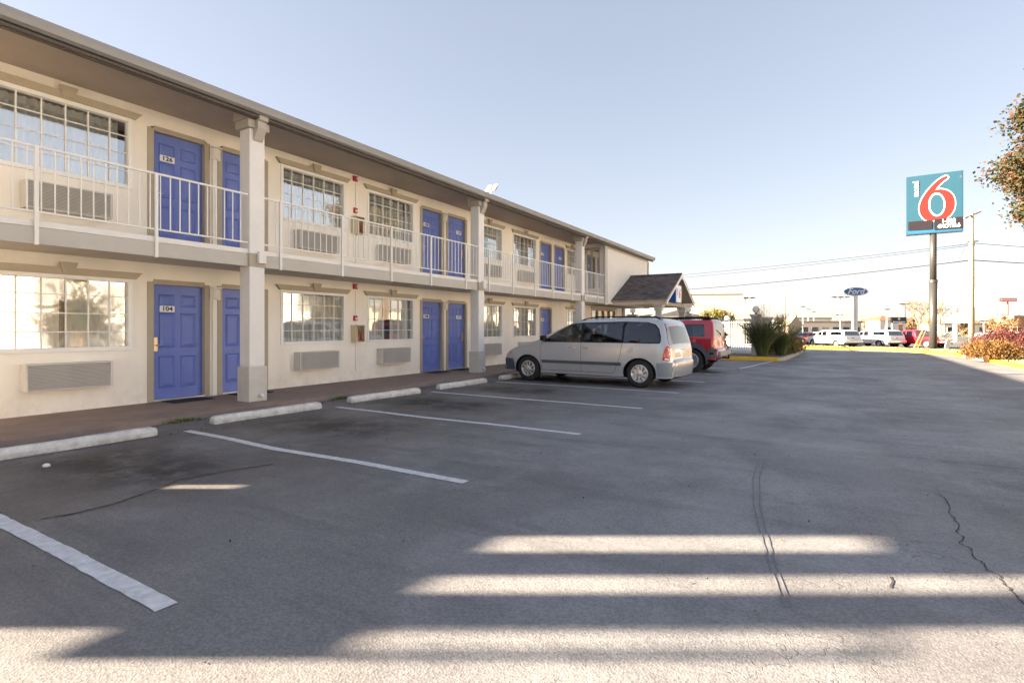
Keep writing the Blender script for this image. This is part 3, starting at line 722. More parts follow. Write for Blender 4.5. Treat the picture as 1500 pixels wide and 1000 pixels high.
for i, (y, z, up) in enumerate(((9.42, 2.33, 'lower'), (9.42, 4.98, 'upper'))):
    t = thing('fire_alarm', (XW, y, z), f'red fire alarm horn with clear strobe high on the {up} storey wall', 'fire alarm', 'fire alarm horns')
    MB().box(XW+.001, XW+.06, y-.07, y+.05, z, z+.13).build('housing', M['red'], t, bevel=.008)
    MB().box(XW+.061, XW+.09, y-.0, y+.035, z+.03, z+.10).build('strobe', M['white'], t, bevel=.008)
    z2 = 1.55 if i == 0 else 4.20
    t = thing('fire_pull_station', (XW, y, z2), f'red fire pull station with white handle above the {up} storey extinguisher box', 'fire alarm', 'fire pull stations')
    MB().box(XW+.001, XW+.05, y-.05, y+.05, z2, z2+.13).build('housing', M['red'], t, bevel=.006)
    MB().box(XW+.051, XW+.062, y-.03, y+.03, z2+.05, z2+.075).box(XW+.051, XW+.058, y-.01, y+.01, z2+.02, z2+.05).build('pull_handle', M['white'], t)
    z3 = 1.03 if i == 0 else 3.69
    t = thing('extinguisher_cabinet', (XW, y+.03, z3), f'clear fronted cream extinguisher cabinet on the {up} storey wall between two windows', 'cabinet', 'extinguisher cabinets')
    M.setdefault('cabinet', mat('cabinet_cream', (.62, .55, .36), .5)); M.setdefault('brown', mat('cabinet_brown', (.28, .11, .06), .5))
    ya, yb_ = y-.12, y+.18
    MB().box(XW+.001, XW+.02, ya, yb_, z3, z3+.42).box(XW+.02, XW+.16, ya, ya+.015, z3, z3+.42).box(XW+.02, XW+.16, yb_-.015, yb_, z3, z3+.42).box(XW+.02, XW+.16, ya+.015, yb_-.015, z3, z3+.015).box(XW+.02, XW+.16, ya+.015, yb_-.015, z3+.405, z3+.42).build('case', M['cabinet'], t)
    MB().box(XW+.155, XW+.16, ya+.015, yb_-.015, z3+.015, z3+.405).build('clear_front', M['clearplastic'], t)
    MB().lathe([(.001, .0), (.045, .0), (.05, .02), (.05, .22), (.03, .27), (.012, .29), (.012, .33), (.001, .33)], 12, 'z', (XW+.085, y+.05, z3+.02)).build('extinguisher', M['red'], t, smooth=True)
    MB().box(XW+.02, XW+.15, y-.10, y-.03, z3+.02, z3+.34).build('hose_box', M['cabinet'], t)
    MB().box(XW+.161, XW+.19, y+.05, y+.11, z3+.06, z3+.20).build('latch_box', M['brown'], t, bevel=.006)
for i, (y, lab) in enumerate(((4.95, 'dark rubber door mat in front of blue door 104'), (6.15, 'dark rubber door mat behind the first column'), (12.0, 'dark rubber door mat before the lower door left of the second column'), (13.2, 'dark rubber door mat before the lower door beside the second column'))):
    o = MB().box(XW+.06, XW+.50, y-.02, y+.68, WK+.003, WK+.014).build('door_mat', M['mat'], bevel=.004); tag(o, lab, 'door mat', 'door mats on the walkway')
# flood light on the roof edge
t = thing('flood_light', (-8.7, 13.28, 5.2), 'white flood light fixture standing on the roof edge above second column', 'flood light')
mt = Matrix.Rotation(R(-52), 3, 'X')
MB().box(-8.82, -8.58, 13.15, 13.5, 5.24, 5.27).tube([(-8.7, 13.3, 5.27), (-8.7, 13.32, 5.40)], .02, 8).build('bracket', M['white'], t)
for dx in (-.20, .02):
    MB().obox((-8.7+dx+.05, 13.42, 5.52), (.13, .28, .05), Matrix.Rotation(R(48), 3, 'X')).build('lamp_head', M['ac'], t, bevel=.01)
    MB().obox((-8.7+dx+.05, 13.445, 5.492), (.11, .24, .012), Matrix.Rotation(R(48), 3, 'X')).build('lens', M['brown'], t)

# wheel stops
def make_stop():
    b = MB(); L = .915; prof = [(-.085, 0), (-.085, .06), (-.055, .115), (.055, .115), (.085, .06), (.085, 0)]
    ys_ = [-L, -L+.05] + list(np.linspace(-L+.2, L-.2, 9)) + [L-.05, L]
    for i, y in enumerate(ys_):
        s = .82 if i in (0, len(ys_)-1) else 1
        for (x, z) in prof: b.v.append((x*s+random.uniform(-.003, .003), y, z*(s if z else 1)+(random.uniform(-.004, .003) if z else 0)))
    k = len(prof)
    for i in range(len(ys_)-1):
        for j in range(k): b.f.append((i*k+j, i*k+(j+1) % k, (i+1)*k+(j+1) % k, (i+1)*k+j))
    b.f += [tuple(range(k)), tuple(range((len(ys_)-1)*k, len(ys_)*k))[::-1]]
    return b.build('wheel_stop', M['concrete'], bevel=.012)
s0 = make_stop()
sl_ = ['concrete wheel stop nearest the camera, running out of the left edge', 'concrete wheel stop in front of the first column', 'concrete wheel stop before the second lower window unit', 'concrete wheel stop in front of the second column', 'concrete wheel stop under the front bumper of the silver minivan', 'concrete wheel stop before the red off roader']
for i, (x, y, a) in enumerate(((-7.50, 2.68, 0), (-7.62, 5.33, 2), (-7.62, 7.88, 3), (-7.60, 10.42, 1.5), (-7.58, 13.0, 1), (-7.6, 17.9, 0))):
    o = s0 if i == 0 else s0.copy()
    if i: col.objects.link(o)
    o.location = (x, y, .001); o.rotation_euler.z = R(-a); tag(o, sl_[i], 'wheel stop', 'concrete wheel stops along the walkway')
# weeds in the gap below the walkway
M['weed'] = mat('weed_green', (.10, .16, .03), .8, island=[(.07, .13, .02), (.16, .20, .04), (.22, .20, .07)])
C = []
for (x, y, w) in ((620, 0, 0),) and ((-8.2, 4.3, .28), (-8.22, 7.3, .22)):
    C.append(np.stack([np.random.normal(x, .02, 90), np.random.normal(y, w/2, 90), np.random.uniform(.0, .035, 90)], 1))
o = leaves('weeds', np.concatenate(C), .022, M['weed'], aspect=3, dirn=(0, 0, .8)); tag(o, 'small green weeds growing along the foot of the walkway', 'weeds', kind='stuff')
M['debris'] = mat('grit_and_leaf_bits', (.1, .07, .05), .95, island=[(.05, .04, .03), (.13, .085, .05), (.22, .17, .12)])
C = []
for k in range(2600):
    q = random.random(); y = random.uniform(1.5, 22); x = -8.22+abs(random.gauss(0, .07)) if q < .6 else -7.40+abs(random.gauss(0, .10)) if q < .85 else random.uniform(-8, 4)
    C.append((x, y if q < .85 else random.uniform(1, 22), .006))
o = leaves('debris', np.array(C), .011, M['debris'], aspect=1.4); tag(o, 'grit and dry leaf bits gathered along the walkway and wheel stops', 'debris', kind='stuff')
# bit of litter
o = MB().lathe([(.001, .0), (.03, .002), (.035, .015), (.02, .03), (.001, .034)], 7, 'z', (*gp(170/2.5, 300+958/2.5), .0)).build('paper_scrap', M['plate']); tag(o, 'small crumpled white paper scrap on the asphalt by nearest wheel stop', 'litter')

# ================================================================= VEHICLES
M['tyre'] = mat('tyre_rubber', (.02, .02, .021), .8, bump=.3, bscale=90); M['rim'] = mat('wheel_rim', (.62, .62, .63), .28, metal=.85)
M['silver'] = mat('silver_paint', (.48, .485, .50), .28, metal=.4, coat=.8, var=.03, scale=2)
M['carred'] = mat('red_paint', (.42, .012, .03), .3, metal=.1, coat=.9)
M['carwhite'] = mat('white_paint', (.62, .62, .61), .35, coat=.6); M['cargrey'] = mat('grey_paint', (.25, .26, .28), .35, metal=.3, coat=.6); M['carblue'] = mat('dark_blue_paint', (.03, .05, .12), .35, coat=.6)
M['clad'] = mat('grey_cladding', (.07, .085, .105), .55); M['cladlight'] = mat('bumper_grey', (.24, .27, .28), .45)
M['under'] = mat('underbody', (.012, .012, .013), .9); M['tail'] = mat('tail_lamp', (.55, .015, .012), .15, coat=1); M['amber'] = mat('amber_lamp', (.75, .33, .05), .2, coat=1)
M['lampclear'] = mat('clear_lamp', (.75, .76, .76), .15, coat=1); M['chrome'] = mat('chrome', (.75, .75, .75), .12, metal=1); M['seat'] = mat('seat_cloth', (.12, .11, .105), .9); M['pl'] = mat('plate_white', (.65, .66, .70), .5)

def dens(P, step, closed=False):
    out = []; n = len(P)
    for i in range(n if closed else n-1):
        a = P[i]; c = P[(i+1) % n]; k = max(1, int(math.hypot(c[0]-a[0], c[1]-a[1])/step))
        out += [(a[0]+(c[0]-a[0])*j/k, a[1]+(c[1]-a[1])*j/k) for j in range(k)]
    if not closed: out.append(P[-1])
    return out
def smooth_pl(P, it=2):
    for _ in range(it):
        Q = [P[0]]
        for a, c in zip(P[:-1], P[1:]):
            Q += [(a[0]*.75+c[0]*.25, a[1]*.75+c[1]*.25), (a[0]*.25+c[0]*.75, a[1]*.25+c[1]*.75)]
        Q.append(P[-1]); P = Q
    return P
def tri_region(outer, holes, grid=.09, extra=()):
    V = []; E = []
    for pl in [outer]+holes:
        n = len(V); V += pl; E += [(n+i, n+(i+1) % len(pl)) for i in range(len(pl))]
    xs_ = [p[0] for p in outer]; zs_ = [p[1] for p in outer]
    def inside(x, z): return inpoly(x, z, outer) and not any(inpoly(x, z, h) for h in holes)
    loops = [outer]+holes
    A = np.array([p for pl in loops for p in pl])
    x = min(xs_); row = 0
    pts = []
    z = min(zs_)
    while z < max(zs_):
        x = min(xs_)+(grid/2 if row % 2 else 0)
        while x < max(xs_): pts.append((x, z)); x += grid
        z += grid*.87; row += 1
    pts += list(extra)
    acc = []
    for p in pts:
        if inside(*p) and np.min(np.hypot(A[:, 0]-p[0], A[:, 1]-p[1])) > .018:
            if acc and len(acc) and min((p[0]-q[0])**2+(p[1]-q[1])**2 for q in acc) < .018**2: continue
            acc.append(p)
    V2 = V+acc
    r = geometry.delaunay_2d_cdt([Vector(p) for p in V2], E, [], 0, 1e-5)
    vs = [(p.x, p.y) for p in r[0]]; fs = []
    for f in r[2]:
        if len(f) < 3: continue
        cx = sum(vs[i][0] for i in f)/len(f); cz = sum(vs[i][1] for i in f)/len(f)
        if inside(cx, cz): fs.append(tuple(f))
    return vs, fs
class Car:
    """x runs from the nose (0) to the tail (L); the local nose points to -X"""
    def __init__(s, name, label, cat, L, top, bottomz, wheels, wr, W0, fil=.09, group=None, detail=1.0, paint='silver'):
        s.t = thing(name, (0, 0, 0), label, cat, group); s.zf = 1; s.rx = 99; s.rk = 1; s.fk = 1; s.L = L; s.W0 = W0; s.fil = fil; s.wheels = wheels; s.wr = wr; s.paint = M[paint]; s.det = detail
        s.topk = top; s.top = dens(smooth_pl(top), .07/detail); s.bz = bottomz
        s.T = np.array(s.top)
    def dist(s, x, z):
        A = s.T[:-1]; B = s.T[1:]; D = B-A; t = np.clip(((x-A[:, 0])*D[:, 0]+(z-A[:, 1])*D[:, 1])/np.maximum(1e-9, (D**2).sum(1)), 0, 1)
        return float(np.min(np.hypot(x-A[:, 0]-t*D[:, 0], z-A[:, 1]-t*D[:, 1])))
    def W(s, x, z):
        d = s.dist(x, z); r = s.fil; w = s.W0(x, z)
        if d < r: w -= r-math.sqrt(max(0, r*r-(r-d)**2))
        return w
    def X(s, x):
        if x > s.rx: x = s.rx+(x-s.rx)*s.rk
        if x < .5: x = .5-(.5-x)*s.fk
        return x-s.L/2
    def zm(s, b):
        b.v = [(p[0], p[1], p[2] if p[2] < .4 else .4+(p[2]-.4)*s.zf) for p in b.v]; return b
    def side(s, poly, off, m, name, sd, grid=.1, parent=None, smooth=True, step=.06):
        poly = dens(poly, step, True); vs, fs = tri_region(poly, [], grid)
        b = MB(); b.v = [(s.X(p[0]), sd*(s.W(*p)+off), p[1]) for p in vs]; b.f = [f if sd < 0 else f[::-1] for f in fs]
        s.zm(b); o = b.build(name, M[m] if isinstance(m, str) else m, parent or s.t, local=True, smooth=smooth)
        if parent: o.location = Vector(o.location)-Vector(parent.location)
        return o
    def add(s, b, name, m, parent=None, **k):
        s.zm(b); o = b.build(name, M[m] if isinstance(m, str) else m, parent or s.t, local=True, **k)
        if parent is not None: o.location = Vector(o.location)-Vector(parent.location)
        return o
    def body(s, holes, bulge, glassx, arch=1.22):
        bz = s.bz; bot = []
        xe, xs0 = s.top[-1][0], s.top[0][0]
        bot.append((xe-.04, bz))
        for wx in sorted(s.wheels, reverse=True):
            ar = s.wr*arch; zc = s.wr; a0 = math.asin(max(-1, min(1, (bz-zc)/ar)))
            for k in range(15):
                a = a0+(math.pi-2*a0)*k/14; bot.append((wx+ar*math.cos(a), zc+ar*math.sin(a)))
        bot.append((xs0+.04, bz))
        botd = dens([s.top[-1]]+bot+[s.top[0]], .09)[1:-1]
        outer = s.top+botd
        holes_d = [dens(h, .06, True) for h in holes]
        extra = []
        T = s.T
        for q in (.012, .03, .055, .085):
            for i in range(1, len(T)-1):
                t = T[i+1]-T[i-1]; t = t/np.linalg.norm(t); extra.append((T[i][0]+t[1]*q, T[i][1]-t[0]*q))
        vs, fs = tri_region(outer, holes_d, .11, extra)
        b = MB()
        for sd in (-1, 1):
            n = len(b.v); b.v += [(s.X(p[0]), sd*s.W(*p), p[1]) for p in vs]
            b.f += [tuple(i+n for i in (f if sd < 0 else f[::-1])) for f in fs]
        g = MB(); g2 = MB(); J = 8; n0 = len(b.v)
        rows = []
        for i, p in enumerate(s.top):
            a = s.top[max(0, i-1)]; c = s.top[min(len(s.top)-1, i+1)]; t = Vector((c[0]-a[0], c[1]-a[1])).normalized(); nn = (-t.y, t.x)
            we = s.W(*p); bu = bulge(p[0], p[1]); row = []
            for j in range(-J, J+1):
                u = j/J; row.append((s.X(p[0]+nn[0]*bu*(1-u*u)), we*u, p[1]+nn[1]*bu*(1-u*u)))
            rows.append(row)
        for i in range(len(rows)-1):
            xm = (s.top[i][0]+s.top[i+1][0])/2; zm = (s.top[i][1]+s.top[i+1][1])/2
            for j in range(2*J):
                q = [rows[i][j], rows[i][j+1], rows[i+1][j+1], rows[i+1][j]]
                isg = any(x0 < xm < x1 and z0 < zm < z1 for (x0, x1, z0, z1) in glassx) and 0 < j < 2*J-1
                ((g if xm < s.L*.55 else g2) if isg else b).add(q, [(0, 3, 2, 1)])
        # floor
        b2 = MB()
        o = s.add(b, 'body', s.paint, smooth=True, fixn=False)
        bm = bmesh.new(); bm.from_mesh(o.data); bmesh.ops.remove_doubles(bm, verts=bm.verts, dist=.0015); bmesh.ops.recalc_face_normals(bm, faces=bm.faces)
        bm.to_mesh(o.data); bm.free(); o.data.polygons.foreach_set('use_smooth', [True]*len(o.data.polygons))
        if g.f:
            go = s.add(g, 'windscreen', 'glass_car', smooth=True)
        if g2.f: s.add(g2, 'rear_window', 'glass_rear', smooth=True)
        # dark underbody with wheel houses
        hw = s.W0(s.L/2, .5)-.06
        u = MB().box(s.X(xs0+.15), s.X(xe-.15), -hw+.2, hw-.2, bz-.03, bz+.22)
        for wx in s.wheels:
            for sd in (-1, 1):
                n = len(u.v); ar = s.wr*arch+.004
                for k in range(17):
                    a = -.25+(math.pi+.5)*k/16
                    u.v.append((s.X(wx+ar*math.cos(a)), sd*(hw+.03), s.wr+ar*math.sin(a))); u.v.append((s.X(wx+ar*math.cos(a)), sd*(hw-.28), s.wr+ar*math.sin(a)))
                for k in range(16): u.f.append((n+2*k, n+2*k+1, n+2*k+3, n+2*k+2))
                u.f.append(tuple(n+2*k+1 for k in range(17)))
        s.add(u, 'underbody', 'under')
        return o
    def wheel(s, wx, sd, style='turbine', tw=.20):
        hw = s.W0(s.L/2, .5); yo = sd*(hw-.015); e = sub_empty('wheel', s.t, (s.X(wx), yo, s.wr)); r = s.wr; d = -sd
        ri = r*.64
        prof = [(ri, .01), (ri+.02, .0), (r*.82, -.008), (r-.02, .004), (r, .03), (r, tw-.03), (r-.02, tw), (ri, tw)]
        b = MB().lathe([(q, h*d) for q, h in prof], 32, 'y'); o = b.build('tyre', M['tyre'], e, local=True, smooth=True)
        b = MB(); n = 32
        b.lathe([(ri, .008*d), (ri-.015, .004*d), (ri-.03, .02*d), (ri-.035, .09*d), (.04, .10*d), (.001, .10*d)], n, 'y')
        cnt, w, sk = {'turbine': (9, .052, .55), 'spoke': (6, .075, 0), 'steel': (12, .05, 0)}[style]
        for k in range(cnt):
            a = 2*math.pi*k/cnt; P0 = (.05, a-.0); P1 = (ri-.02, a+sk)
            p0 = Vector((P0[0]*math.cos(P0[1]), 0, P0[0]*math.sin(P0[1]))); p1 = Vector((P1[0]*math.cos(P1[1]), 0, P1[0]*math.sin(P1[1])))
            t = (p1-p0).normalized(); nrm = Vector((-t.z, 0, t.x))
            ya, yb_ = .022*d, .07*d
            pts = [p0-nrm*w*.32, p0+nrm*w*.32, p1+nrm*w*.62, p1-nrm*w*.62]
            b.add([(q.x, ya-.006*d, q.z) for q in pts]+[(q.x, yb_, q.z) for q in pts], [(0, 1, 2, 3), (4, 7, 6, 5), (0, 4, 5, 1), (1, 5, 6, 2), (2, 6, 7, 3), (3, 7, 4, 0)])
        b.lathe([(.075, .035*d), (.07, .012*d), (.03, .006*d), (.001, .006*d)], 16, 'y')
        o2 = b.build('rim', M['rim'], e, local=True)
        return e
    def place(s, local, wpt, rz):
        mt = Matrix.Rotation(rz, 3, 'Z'); q = mt @ Vector((s.X(local[0]), local[1], 0)); s.t.location = (wpt[0]-q.x, wpt[1]-q.y, wpt[2] if len(wpt) > 2 else 0); s.t.rotation_euler.z = rz

def seam(car, pts, sd, w=.008, name='door_seam'):
    P = dens(pts, .05); b = MB()
    for i, p in enumerate(P):
        a = Vector(P[max(0, i-1)]); c = Vector(P[min(len(P)-1, i+1)]); t = (c-a).normalized(); n = Vector((-t.y, t.x))*w/2
        for q in ((p[0]+n.x, p[1]+n.y), (p[0]-n.x, p[1]-n.y)): b.v.append((car.X(q[0]), sd*(car.W(*q)+.002), q[1]))
    for i in range(len(P)-1): b.f.append((2*i, 2*i+1, 2*i+3, 2*i+2))
    return car.add(b, name, 'under')

# ---- silver minivan
def vw(x, z):
    w = .965
    if z > .95: w -= .30*(z-.95)**1.35
    if z < .5: w -= .10*(.5-z)
    if x < 1.0: w *= 1-.17*((1.0-x)/1.0)**2.3
    if x > 4.4: w -= .22*((x-4.4)/.7)**2
    return w
vtop = [(.10, .24), (.01, .34), (.0, .50), (.03, .60), (.10, .70), (.22, .79), (.50, .91), (.85, 1.01), (1.12, 1.09), (1.28, 1.17), (1.75, 1.42), (2.18, 1.63), (2.45, 1.70), (2.9, 1.735), (3.6, 1.745), (4.25, 1.72), (4.55, 1.66), (4.66, 1.58), (4.86, 1.20), (4.97, .98), (5.0, .78), (5.02, .66), (5.10, .62), (5.11, .44), (5.03, .27)]
van = Car('minivan', 'silver minivan parked nose in to the walkway with dark tinted rear windows', 'minivan', 5.09, vtop, .235, (.98, 4.02), .325, vw); van.zf = .90; van.rx = 4.45; van.rk = .52; van.fk = .75
winA = [(1.50, 1.115), (1.62, 1.22), (2.02, 1.47), (2.20, 1.565), (2.48, 1.60), (2.50, 1.115)]
winB = [(2.56, 1.115), (2.555, 1.605), (3.58, 1.635), (3.575, 1.115)]
winC = [(3.62, 1.115), (3.625, 1.635), (4.15, 1.615), (4.32, 1.56), (4.43, 1.44), (4.52, 1.26), (4.53, 1.17), (4.49, 1.12)]
hole = [(1.40, 1.09), (1.56, 1.20), (1.98, 1.475), (2.18, 1.59), (2.48, 1.63), (3.6, 1.655), (4.17, 1.635), (4.36, 1.575), (4.47, 1.45), (4.57, 1.26), (4.575, 1.15), (4.53, 1.09)]
def vb(x, z):
    if x < .3: return .10*min(1, (.30-x)/.25)+.03
    if x < 1.2: return .045
    if x < 2.2: return .07
    if x < 4.6: return .035
    return .05
van.body([hole], vb, [(1.30, 2.16, 1.1, 1.66), (4.68, 4.93, 1.05, 1.56)])
for sd in (-1, 1):
    w1 = van.side(winA, -.012, 'glass_clear', 'side_window', sd)
    van.side(winB, -.010, 'glass_car', 'side_window', sd); van.side(winC, -.008, 'glass_car', 'side_window', sd)
    vs = MB()
    fr_v, fr_f = tri_region(dens(hole, .06, True), [dens(w_, .06, True) for w_ in (winA, winB, winC)], .2)
    vs.v = [(van.X(p[0]), sd*(van.W(*p)-.005), p[1]) for p in fr_v]; vs.f = fr_f
    van.add(vs, 'window_surround', 'under')
    van.side([(1.42, .50), (4.40 if 0 else 3.58, .50), (3.58, .585), (1.40, .585)], .014, 'clad', 'rub_strip', sd)
    van.side([(.02, .27), (.56, .27), (.54, .5), (.50, .585), (.04, .60), (.0, .5)], .008, 'clad', 'front_bumper', sd)
    van.side([(4.46, .27), (5.05, .27), (5.09, .45), (5.085, .60), (4.98, .625), (4.42, .60), (4.44, .45)], .008, 'cladlight', 'rear_bumper', sd)
    van.side([(.13, .70), (.22, .78), (.46, .86), (.52, .80), (.42, .73), (.25, .69)], .006, 'amber' if sd < 0 else 'lampclear', 'headlight', sd)
    tl = van.side([(4.66, .68), (4.93, .66), (4.965, .80), (4.93, 1.0), (4.84, 1.05), (4.76, .98), (4.69, .84)], .010, 'tail', 'tail_light', sd)
    van.side([(4.75, .69), (4.91, .68), (4.92, .72), (4.745, .73)], .014, 'lampclear', 'reversing_lamp', sd, parent=tl)
    seam(van, [(1.40, .30), (1.38, .60), (1.36, .9), (1.42, 1.085)], sd); seam(van, [(2.53, .30), (2.53, 1.09)], sd); seam(van, [(3.40, .32), (3.48, .55), (3.56, .78), (3.60, 1.09)], sd)
    seam(van, [(1.40, .31), (3.40, .31)], sd)
    seam(van, [(4.62, 1.60), (4.72, 1.45), (4.86, 1.10), (4.9, 1.05)], sd, w=.012)
    for hx in (2.30, 2.66):
        y = sd*(van.W(hx, .97)+.004)
        b = MB().box(van.X(hx-.09), van.X(hx+.09), min(y, y+sd*.022), max(y, y+sd*.022), .93, .985); hnd = van.add(b, 'door_handle', 'chrome', bevel=.01)
    b = MB(); c_ = (van.X(3.80), sd*(van.W(3.8, .93)+.001), .93); b.lathe([(.085, 0), (.083, sd*.004), (.001, sd*.005)], 24, 'y', c_); van.add(b, 'fuel_flap', 'silver')
    yb0 = sd*(van.W(1.55, 1.15)); ym = yb0+sd*.13
    b = MB().obox((van.X(1.52), ym, 1.20), (.10, .21, .15), Matrix.Identity(3)); mr_ = van.add(b, 'wing_mirror', 'under', bevel=.03)
    rr = []
    for k in range(13):
        x = 2.35+k*(4.45-2.35)/12; zt_ = np.interp(x, [p[0] for p in vtop[11:19]], [p[1] for p in vtop[11:19]]); rr.append((van.X(x), sd*.58, zt_+.045+(.0 if 0 < k < 12 else -.04)))
    van.add(MB().tube(rr, .017, 8), 'roof_rail', 'under', smooth=True)
for k in (2.75, 3.9): van.add(MB().tube([(van.X(k), -.6, 1.80), (van.X(k), .6, 1.80)], .016, 6), 'roof_bar', 'under')
for (wx) in van.wheels:
    for sd in (-1, 1): van.wheel(wx, sd)
ldash = MB().box(van.X(1.25), van.X(1.72), -.72, .72, .75, 1.06); van.add(ldash, 'dashboard', 'under', bevel=.04)
b = MB(); b.tube([(van.X(1.86)+.10*math.sin(a)*.45, -.36+.19*math.cos(a), 1.08+.18*math.sin(a)) for a in np.linspace(0, 2*math.pi, 21)], .014, 6); van.add(b, 'steering_wheel', 'under')
for sy in (-.36, .36):
    van.add(MB().box(van.X(2.1), van.X(2.6), sy-.25, sy+.25, .55, .75).obox((van.X(2.62), sy, 1.0), (.14, .48, .62), Matrix.Rotation(R(12), 3, 'Y')).obox((van.X(2.70), sy, 1.41), (.09, .24, .16), Matrix.Rotation(R(12), 3, 'Y')), 'seat', 'seat', bevel=.03)
van.add(MB().box(van.X(3.2), van.X(3.35), -.75, .75, .5, 1.2).box(van.X(4.1), van.X(4.25), -.75, .75, .5, 1.2), 'rear_bench', 'seat', bevel=.04)
van.add(MB().box(van.X(1.2), van.X(4.7), -.8, .8, .36, .42), 'cabin_floor', 'under')
van.add(MB().box(van.X(5.0), van.X(5.03), -.16, .16, .80, .95), 'licence_plate', 'pl')
van.place((4.02, -.95), (-3.86, 12.14), R(-3.5))

# ---- red off roader
def sw(x, z):
    w = .91
    if z > 1.12: w -= .24*(z-1.12)**1.2
    if x < .8: w *= 1-.10*((.8-x)/.8)**2
    if x > 4.1: w -= .08*((x-4.1)/.4)**2
    return w
stop_ = [(.10, .45), (.0, .55), (.0, .80), (.05, .92), (.25, 1.03), (.8, 1.10), (1.2, 1.14), (1.35, 1.2), (1.85, 1.60), (2.1, 1.68), (2.7, 1.72), (3.3, 1.76), (4.0, 1.77), (4.17, 1.745), (4.24, 1.50), (4.30, 1.15), (4.34, .85), (4.36, .78), (4.47, .76), (4.48, .56), (4.40, .48)]
suv = Car('off_roader', 'red off roader with black roof rack and grey bumpers parked beyond the minivan', 'SUV', 4.46, stop_, .42, (.82, 3.48), .375, sw, fil=.045, paint='carred'); suv.zf = .89; suv.rx = 3.95; suv.rk = .62
s1 = [(1.60, 1.20), (1.95, 1.52), (2.20, 1.58), (2.22, 1.20)]; s2 = [(2.30, 1.20), (2.30, 1.585), (2.86, 1.60), (2.86, 1.20)]; s3 = [(3.10, 1.20), (3.10, 1.61), (3.86, 1.62), (3.90, 1.20)]
suv.body([s1, s2, s3], lambda x, z: .04 if x > .3 else .08, [(1.37, 1.87, 1.15, 1.62), (4.17, 4.30, 1.16, 1.68)], arch=1.2)
for sd in (-1, 1):
    for q in (s1, s2, s3): suv.side(q, -.012, 'glass_car', 'side_window', sd)
    suv.side([(1.35, .44), (2.95, .44), (3.0, .55), (1.32, .55)], .03, 'clad', 'side_step', sd)
    a_ = [(3.48+.46*math.cos(t), .375+.47*math.sin(t)) for t in np.linspace(R(-2), R(182), 16)]; a2 = [(3.48+.60*math.cos(t), .375+.62*math.sin(t)) for t in np.linspace(R(170), R(8), 16)]
    suv.side([p for p in a_]+[p for p in a2], .035, 'clad', 'wheel_flare', sd, grid=.2)
    a3 = [(3.48+.61*math.cos(t), .375+.63*math.sin(t)) for t in np.linspace(R(22), R(158), 14)]; a4 = [(3.48+.70*math.cos(t), .375+.75*math.sin(t)) for t in np.linspace(R(155), R(25), 14)]
    suv.side(a3+a4, .03, suv.paint, 'wheel_arch_bulge', sd, grid=.2)
    suv.side([(4.02, .52), (4.44, .52), (4.45, .74), (4.33, .80), (4.08, .80)], .04, 'clad', 'rear_bumper', sd)
    suv.side([(4.12, .60), (4.30, .60), (4.30, .67), (4.12, .67)], .046, 'under', 'bumper_step', sd)
    tl = suv.side([(4.16, .84), (4.31, .84), (4.30, 1.10), (4.25, 1.22), (4.17, 1.22)], .010, 'tail', 'tail_light', sd)
    suv.side([(4.20, .86), (4.305, .86), (4.30, .95), (4.20, .95)], .014, 'amber', 'indicator', sd, parent=tl)
    seam(suv, [(2.26, .5), (2.26, 1.6)], sd); seam(suv, [(2.92, .9), (2.98, 1.2), (2.98, 1.6)], sd)
    y = sd*(suv.W(2.97, 1.30)+.004); suv.add(MB().box(suv.X(2.93), suv.X(3.0), min(y, y+sd*.02), max(y, y+sd*.02), 1.28, 1.42), 'door_handle', 'under', bevel=.01)
    suv.add(MB().tube([(suv.X(1.95), sd*.62, 1.70), (suv.X(2.15), sd*.62, 1.83), (suv.X(3.95), sd*.62, 1.87), (suv.X(4.05), sd*.62, 1.77)], .03, 8), 'roof_rail', 'under', smooth=True)
suv.add(MB().box(suv.X(3.7), suv.X(4.0), -.64, .64, 1.80, 1.88), 'roof_basket', 'under', bevel=.03)
suv.add(MB().box(suv.X(4.42), suv.X(4.60), -.80, .80, .52, .70), 'rear_step_bumper', 'cladlight', bevel=.04)
suv.add(MB().tube([(suv.X(4.4), 0, .46), (suv.X(4.74), 0, .45)], .03, 8).tube([(suv.X(4.72), 0, .44), (suv.X(4.72), 0, .56)], .025, 8), 'tow_hitch', 'under')
suv.add(MB().tube([(suv.X(4.29), .15, 1.20), (suv.X(4.36), -.1, 1.30)], .012, 6).tube([(suv.X(4.36), -.1, 1.30), (suv.X(4.30), -.45, 1.42)], .01, 6), 'rear_wiper', 'under')
for wx in suv.wheels:
    for sd in (-1, 1): suv.wheel(wx, sd, 'spoke', .25)
suv.place((3.48, -.93), (-3.80, 16.96), R(-1))

